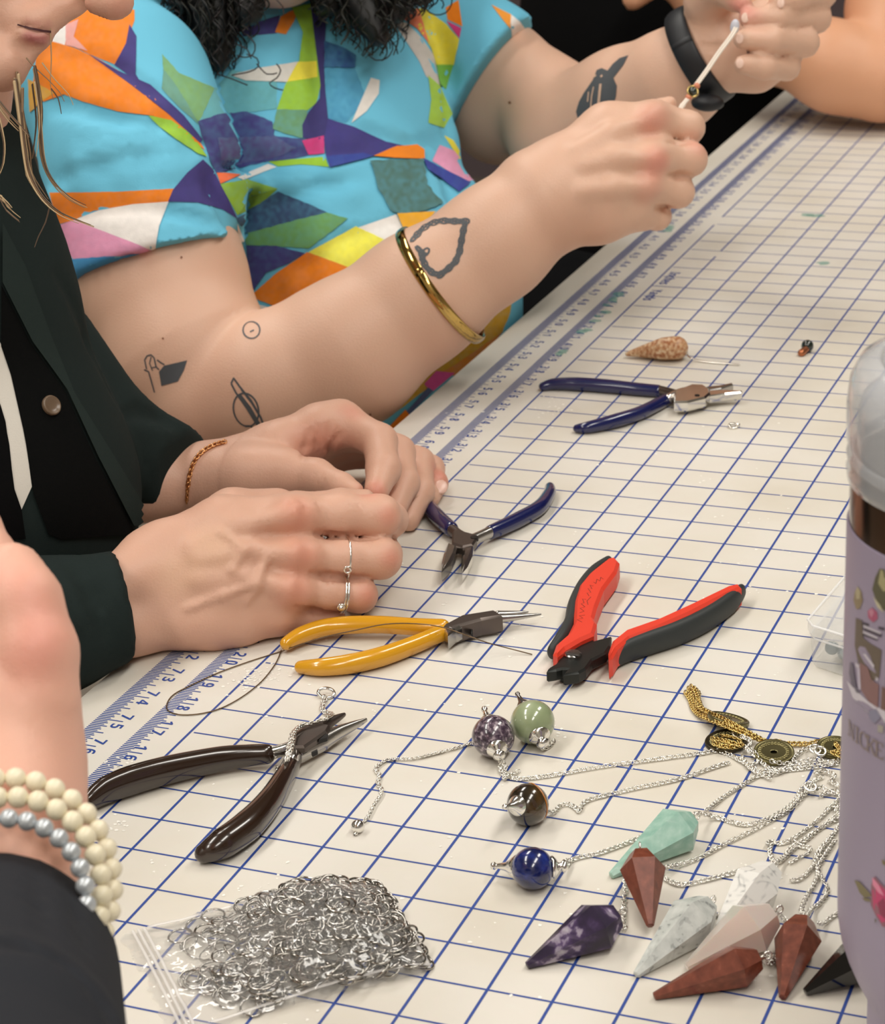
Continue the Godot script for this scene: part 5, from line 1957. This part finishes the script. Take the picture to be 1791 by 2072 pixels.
# ---- bag of rings, clear box, tumbler
func bag_of_rings() -> void:
	var a := on(250, 1893)
	var b := on(748, 1786)
	var c := on(876, 1963)
	var d := on(352, 2100)
	var t := thing("plastic_bag", "clear zip-seal plastic bag bulging with silver jump rings", "bag", (a + c) * 0.5)
	var wr := FastNoiseLite.new()
	wr.seed = 3
	wr.frequency = 38.0
	wr.fractal_octaves = 3
	var n := 72
	var m := 48
	var s := Shape.new()
	for side in 2:
		var rows := []
		for j in m + 1:
			var row := []
			for i in n + 1:
				var u := float(i) / n
				var v := float(j) / m
				var p := a.lerp(b, u).lerp(d.lerp(c, u), v)
				var edge := minf(minf(u, 1.0 - u) * 4.0, minf(v, 1.0 - v) * 2.0)
				p += Vector3(wr.get_noise_2d(u * 0.2 + 5, v * 0.2), 0, wr.get_noise_2d(u * 0.2, v * 0.2 + 9)) * 0.004 * clampf(1.0 - edge * 3.0, 0.0, 1.0)
				p.y = bag_height(u, v, wr) if side == 0 else 0.0004 + 0.0006 * clampf(edge, 0.0, 1.0)
				row.append(s.put(p))
			rows.append(row)
		for j in m:
			for i in n:
				if side == 0:
					s.quad(rows[j][i], rows[j][i + 1], rows[j + 1][i + 1], rows[j + 1][i])
				else:
					s.quad(rows[j][i], rows[j + 1][i], rows[j + 1][i + 1], rows[j][i + 1])
	part("film", s.done(), t, clear(Color(1, 1, 1), 0.1, 0.07))
	s = Shape.new()                                           # zip seal along the open end, welded seam on the far corner
	for k in 3:
		var u := 0.035 + 0.022 * k
		var pts := []
		for j in 25:
			var v := 0.02 + 0.96 * j / 24.0
			var p := a.lerp(b, u).lerp(d.lerp(c, u), v)
			p.y = bag_height(u, v, wr) + 0.0006
			pts.append(p)
		s.tube(pts, Vector2(0.0007, 0.0005), 6, Vector3.UP)
	part("zip_seal", s.done(), t, clear(Color(0.96, 0.95, 0.94), 0.45, 0.3))
	s = Shape.new()
	for run in [[0.985, 0.0, 0.985, 1.0], [0.15, 0.985, 0.99, 0.985], [0.1, 0.012, 0.98, 0.012]]:
		var pts := []
		for j in 30:
			var q := j / 29.0
			var u := lerpf(run[0], run[2], q)
			var v := lerpf(run[1], run[3], q)
			var p := a.lerp(b, u).lerp(d.lerp(c, u), v)
			p.y = bag_height(u, v, wr) + 0.0004
			pts.append(p)
		s.tube(pts, Vector2(0.0009, 0.0003), 6, Vector3.UP)
	part("welded_edge", s.done(), t, clear(Color(0.97, 0.96, 0.95), 0.35, 0.25))
	# the rings: those that show are things of their own, the depth of the heap is one mass
	rng.seed = 71
	var steel := hexmat("b4b1ab", 0.1, 1.0)
	var meshes := []
	for r in [0.0038, 0.0046, 0.0054]:
		var q := Shape.new()
		q.ring(Vector3.ZERO, Vector3.UP, r, 0.00046, 28, 7)
		meshes.append(q.done())
	var heap := Shape.new()
	var made := 0
	for i in 470:
		var u := 0.14 + 0.83 * (1.0 - pow(rng.randf(), 1.7))
		var v := 0.5 + 0.46 * (rng.randf() * 2.0 - 1.0)
		if u < 0.4 and rng.randf() < 0.55 and v < 0.55:
			continue
		var h := bag_height(u, v, wr)
		if h < 0.0032:
			continue
		var p := a.lerp(b, u).lerp(d.lerp(c, u), v)
		var big := rng.randi_range(0, 2)
		var tilt := rng.randf_range(0.0, 1.1) * clampf(h / 0.010, 0.1, 1.0)
		var ax := Vector3(0, 1, 0).rotated(Vector3(1, 0, 0), tilt).rotated(Vector3.UP, rng.randf() * TAU)
		var reach: float = [0.0038, 0.0046, 0.0054][big] * sin(tilt) + 0.0009
		var top := made < 240 and i % 2 != 0
		var y := h - reach if top else rng.randf_range(minf(reach, h * 0.4), maxf(h - reach, h * 0.4))
		p.y = maxf(y, 0.0012)
		if top:
			made += 1
			var o := lone("jump_ring", meshes[big], steel, "small silver jump ring loose in the clear plastic bag", "ring", "jump rings in the clear bag")
			var bx := ax.cross(Vector3(0.3, 0.1, 0.9)).normalized()
			o.transform = Transform3D(Basis(bx, ax, bx.cross(ax)), p)
		else:
			heap.ring(p, ax, [0.0038, 0.0046, 0.0054][big], 0.00046, 18, 5)
	var hp := lone("jump_ring_heap", heap.done(), steel, "mass of silver jump rings lying deeper in the clear bag", "rings")
	hp.set_meta("kind", "stuff")

func bag_height(u: float, v: float, wr: FastNoiseLite) -> float:
	var e := sqrt(clampf(minf(v, 1.0 - v) * 3.4, 0.0, 1.0)) * sqrt(clampf(minf(u * 1.2, (1.0 - u) * 4.0), 0.0, 1.0))
	var h := (0.004 + 0.0125 * smoothstep(0.12, 0.62, u)) * e
	return 0.0012 + h + (wr.get_noise_2d(u * 0.13, v * 0.09) * 0.0030 + absf(wr.get_noise_2d(u * 0.3 + 4, v * 0.22)) * 0.0028) * clampf(e * 1.4, 0.12, 1.0)

func clear_box() -> void:
	var l := on(1638, 1347)
	var e1 := (on(1705, 1369) - l).normalized()
	var e2 := (on(1700, 1272) - l).normalized()
	var t := thing("clear_box", "small frosted clear plastic box holding blue-grey beads, half behind the tumbler", "box", l)
	var foot := []
	for q in [[0.004, 0.0], [0.058, 0.0], [0.062, 0.004], [0.062, 0.058], [0.058, 0.062], [0.004, 0.062], [0.0, 0.058], [0.0, 0.004]]:
		foot.append(l + e1 * q[0] + e2 * q[1])
	var frost := clear(Color(0.93, 0.93, 0.92), 0.3, 0.3)
	var s := Shape.new()
	var low := []
	var high := []
	for p in foot:
		low.append(p + Vector3.UP * 0.0008)
		high.append(p + Vector3.UP * 0.0155 + (p - l - e1 * 0.031 - e2 * 0.031) * 0.03)
	for i in foot.size():
		var j := (i + 1) % foot.size()
		s.face([low[i], high[i], high[j], low[j]])
	var fl := low.duplicate()
	s.face(fl)
	part("tray", s.done(), t, frost)
	s = Shape.new()
	var rim := []
	for p in high:
		rim.append(p + Vector3.UP * 0.0065 + (p - l - e1 * 0.031 - e2 * 0.031) * 0.04)
	s.plate(rim, 0.0062, 0.0012)
	part("lid", s.done(), t, frost)
	s = Shape.new()
	rim.append(rim[0])
	s.tube(rim, 0.0007, 6, Vector3.UP, false)
	rim = high.duplicate()
	rim.append(rim[0])
	s.tube(rim, 0.0006, 6, Vector3.UP, false)
	part("lid_edge", s.done(), t, clear(Color(1, 1, 1), 0.5, 0.3))
	rng.seed = 14
	for i in 9:
		var p := l + e1 * rng.randf_range(0.006, 0.024) + e2 * rng.randf_range(0.006, 0.024)
		var r := rng.randf_range(0.0034, 0.0042)
		s = Shape.new()
		s.ball(Vector3.ZERO, r, Basis(), 10, 14)
		var o := lone("blue_grey_bead", s.done(), polished(hexmat(["7f949f", "8ea3ad", "71868f"][i % 3], 0.3)), "blue-grey round bead inside the frosted clear box", "bead", "beads in the clear box")
		o.position = p + Vector3.UP * (0.0012 + r + (0.005 if i > 5 else 0.0))

# point on the tumbler's wall seen at a pixel
var cup := Vector3(0.379, 0, 0.4693)
func on_wall(x: float, y: float, r: float) -> Array:
	var dir := sight(x, y).normalized()
	var o := Vector2(eye.x - cup.x, eye.z - cup.z)
	var q := Vector2(dir.x, dir.z)
	var a := q.dot(q)
	var b := o.dot(q)
	var k := b * b - a * (o.dot(o) - r * r)
	if k < 0.0:
		return []
	var p := eye + dir * ((-b - sqrt(k)) / a)
	return [p, Vector3(p.x - cup.x, 0, p.z - cup.z).normalized()]

func wall_shape(s: Shape, spec: String, colour: String, lift: float) -> void:
	var o := flat(spec)
	var mid := Vector2.ZERO
	for p in o:
		mid += p / o.size()
	var t := Geometry2D.triangulate_polygon(o)
	var first := s.v.size()
	s.tint = lin(colour)
	for p in o:
		var h := on_wall(p.x, p.y, 0.048)
		if h.is_empty():
			h = [cup, Vector3.UP]
		s.put(h[0] + h[1] * lift)
		s.normals.append(h[1])
	for k in range(0, t.size(), 3):
		var u := s.v[first + t[k]]
		if (s.v[first + t[k + 1]] - u).cross(s.v[first + t[k + 2]] - u).dot(s.normals[first + t[k]]) > 0:
			s.tri(first + t[k], first + t[k + 2], first + t[k + 1])
		else:
			s.tri(first + t[k], first + t[k + 1], first + t[k + 2])

func tumbler() -> void:
	var t := thing("tumbler", "tall lavender flower-printed tumbler with a clear lid at the right edge", "tumbler", cup)
	var lav := hexmat("9d92a8", 0.42)
	var s := Shape.new()
	var prof := []
	for q in [[0.0, 0.0], [0.0355, 0.0], [0.0368, 0.0012], [0.0368, 0.024], [0.0385, 0.0285], [0.0415, 0.0345], [0.0445, 0.042], [0.0466, 0.049], [0.0478, 0.057], [0.048, 0.064], [0.048, 0.2018], [0.0474, 0.2024]]:
		prof.append(Vector2(q[0], q[1]))
	s.turned(prof, cup, Vector3.UP, 96)
	part("body", s.done(), t, lav)
	s = Shape.new()
	prof = []
	for q in [[0.047, 0.200], [0.0473, 0.203], [0.0473, 0.221], [0.0465, 0.222], [0.0445, 0.222], [0.0445, 0.2]]:
		prof.append(Vector2(q[0], q[1]))
	s.turned(prof, cup, Vector3.UP, 96)
	part("steel_rim", s.done(), t, hexmat("6b5648", 0.16, 1.0))
	var lid := clear(Color(0.86, 0.87, 0.89), 0.42, 0.12)
	s = Shape.new()
	prof = []
	for q in [[0.0455, 0.2170], [0.0482, 0.2172], [0.0486, 0.2200], [0.0478, 0.2225], [0.0486, 0.2250], [0.0478, 0.2275], [0.0488, 0.2305], [0.0488, 0.2420], [0.0480, 0.2490], [0.0455, 0.2540], [0.0400, 0.2565], [0.0380, 0.2555], [0.0372, 0.2480], [0.0, 0.2460], [0.0, 0.2425], [0.0385, 0.2430], [0.0440, 0.2425], [0.0452, 0.2390], [0.0455, 0.2170]]:
		prof.append(Vector2(q[0], q[1]))
	s.turned(prof, cup, Vector3.UP, 96)
	part("lid", s.done(), t, lid)
	s = Shape.new()
	s.turned([Vector2(0.0462, 0.2230), Vector2(0.0476, 0.2232), Vector2(0.0476, 0.2262), Vector2(0.0462, 0.2264)], cup, Vector3.UP, 96)
	part("seal_ring", s.done(), t, hexmat("a9abb0", 0.35))
	# the print: flowers, a fork, buildings, lettering
	s = Shape.new()
	var pic := [
		["8f7f63", "1737,1188 1744,1196 1747,1215 1741,1232 1733,1232 1728,1214 1731,1196"], ["b4a988", "1736,1186 1742,1196 1741,1212 1734,1212 1732,1198"],
		["5e5a44", "1772,1168 1781,1150 1791,1152 1800,1190 1800,1240 1786,1232 1772,1210 1766,1192"], ["a9a27a", "1783,1152 1800,1160 1800,1196 1788,1196 1778,1180"], ["c3bda0", "1768,1206 1782,1224 1790,1240 1776,1228"],
		["b05a78", "1757,1236 1766,1229 1776,1238 1777,1252 1768,1259 1758,1250"], ["c5869a", "1759,1236 1766,1231 1770,1240 1764,1250"],
		["6d5f52", "1733,1250 1746,1255 1748,1290 1760,1300 1785,1315 1780,1370 1762,1380 1748,1345 1738,1342 1731,1305"],
		["4c4450", "1748,1258 1791,1270 1791,1276 1748,1264"], ["4c4450", "1750,1270 1786,1284 1784,1289 1750,1275"], ["4c4450", "1749,1281 1778,1292 1776,1296 1749,1286"],
		["c9c3cd", "1749,1264 1784,1279 1784,1283 1749,1269"], ["c9c3cd", "1748,1276 1778,1289 1777,1293 1748,1281"],
		["8d6a68", "1742,1340 1758,1350 1765,1375 1780,1385 1778,1432 1760,1420 1745,1398 1738,1370"], ["d1cad4", "1748,1323 1753,1322 1771,1346 1769,1352"], ["d1cad4", "1733,1340 1778,1372 1778,1378 1733,1348"],
		["7a5c54", "1786,1388 1800,1396 1800,1440 1784,1434"], ["6a6374", "1722,1340 1728,1342 1734,1388 1742,1400 1736,1402 1726,1388 1720,1362"], ["c7bfd0", "1737,1350 1742,1352 1744,1396 1739,1394"],
		["d4ced8", "1715,1376 1730,1392 1760,1420 1800,1442 1800,1466 1756,1440 1728,1412"],
		["8c8aa0", "1760,1438 1774,1434 1784,1450 1772,1464 1761,1454"], ["a8a39a", "1778,1466 1790,1468 1788,1482 1778,1480"],
		["94606f", "1765,1790 1772,1772 1782,1785 1800,1800 1800,1876 1787,1874 1774,1852 1764,1830"], ["c23f6e", "1767,1800 1782,1790 1800,1808 1800,1862 1786,1866 1770,1838"], ["e08aa6", "1767,1774 1779,1788 1791,1812 1780,1806 1768,1790"], ["8f2f50", "1778,1826 1790,1816 1800,1840 1792,1858 1782,1848"],
		["7d7350", "1731,1780 1742,1784 1758,1802 1766,1812 1752,1816 1742,1806"], ["7d7350", "1746,1816 1762,1818 1764,1824 1752,1822"], ["6c6852", "1772,1858 1776,1860 1773,1868"], ["7d7350", "1786,1738 1791,1740 1800,1752 1788,1748"]]
	var k := 0
	for p in pic:
		k += 1
		wall_shape(s, p[1], p[0], 0.00015 + 0.00001 * k)
	var pm := mat(Color.WHITE, 0.42)
	pm.vertex_color_use_as_albedo = true
	part("printed_picture", s.done(), t, pm)
	s = Shape.new()
	var font := SystemFont.new()
	font.font_names = PackedStringArray(["Droid Serif"])
	var at := 0
	for ch in ["N", "I", "C", "K", "E"]:
		var h := on_wall([1724.0, 1736.0, 1747.0, 1763.0, 1780.0][at], [1478.0, 1488.0, 1497.0, 1508.0, 1518.0][at], 0.048)
		var nn: Vector3 = h[1]
		var xx := Vector3.UP.cross(nn)
		s.add_mesh(letters(ch, font), Transform3D(Basis(xx, Vector3.UP, nn) * Basis.from_scale(Vector3.ONE * 0.0125), h[0] + nn * 0.0003))
		at += 1
	part("lettering", s.done(), t, hexmat("8e7f7a", 0.5))

func _ready() -> void:
	set_up()
	room()
	table()
	cutting_mat()
	silver = hexmat("f1efe9", 0.16, 1.0)
	gold = hexmat("dcc07c", 0.2, 1.0)
	person_in_print()
	person_in_green()
	person_in_black()
	person_in_front()
	tools()
	jewels()
	bag_of_rings()
	clear_box()
	tumbler()
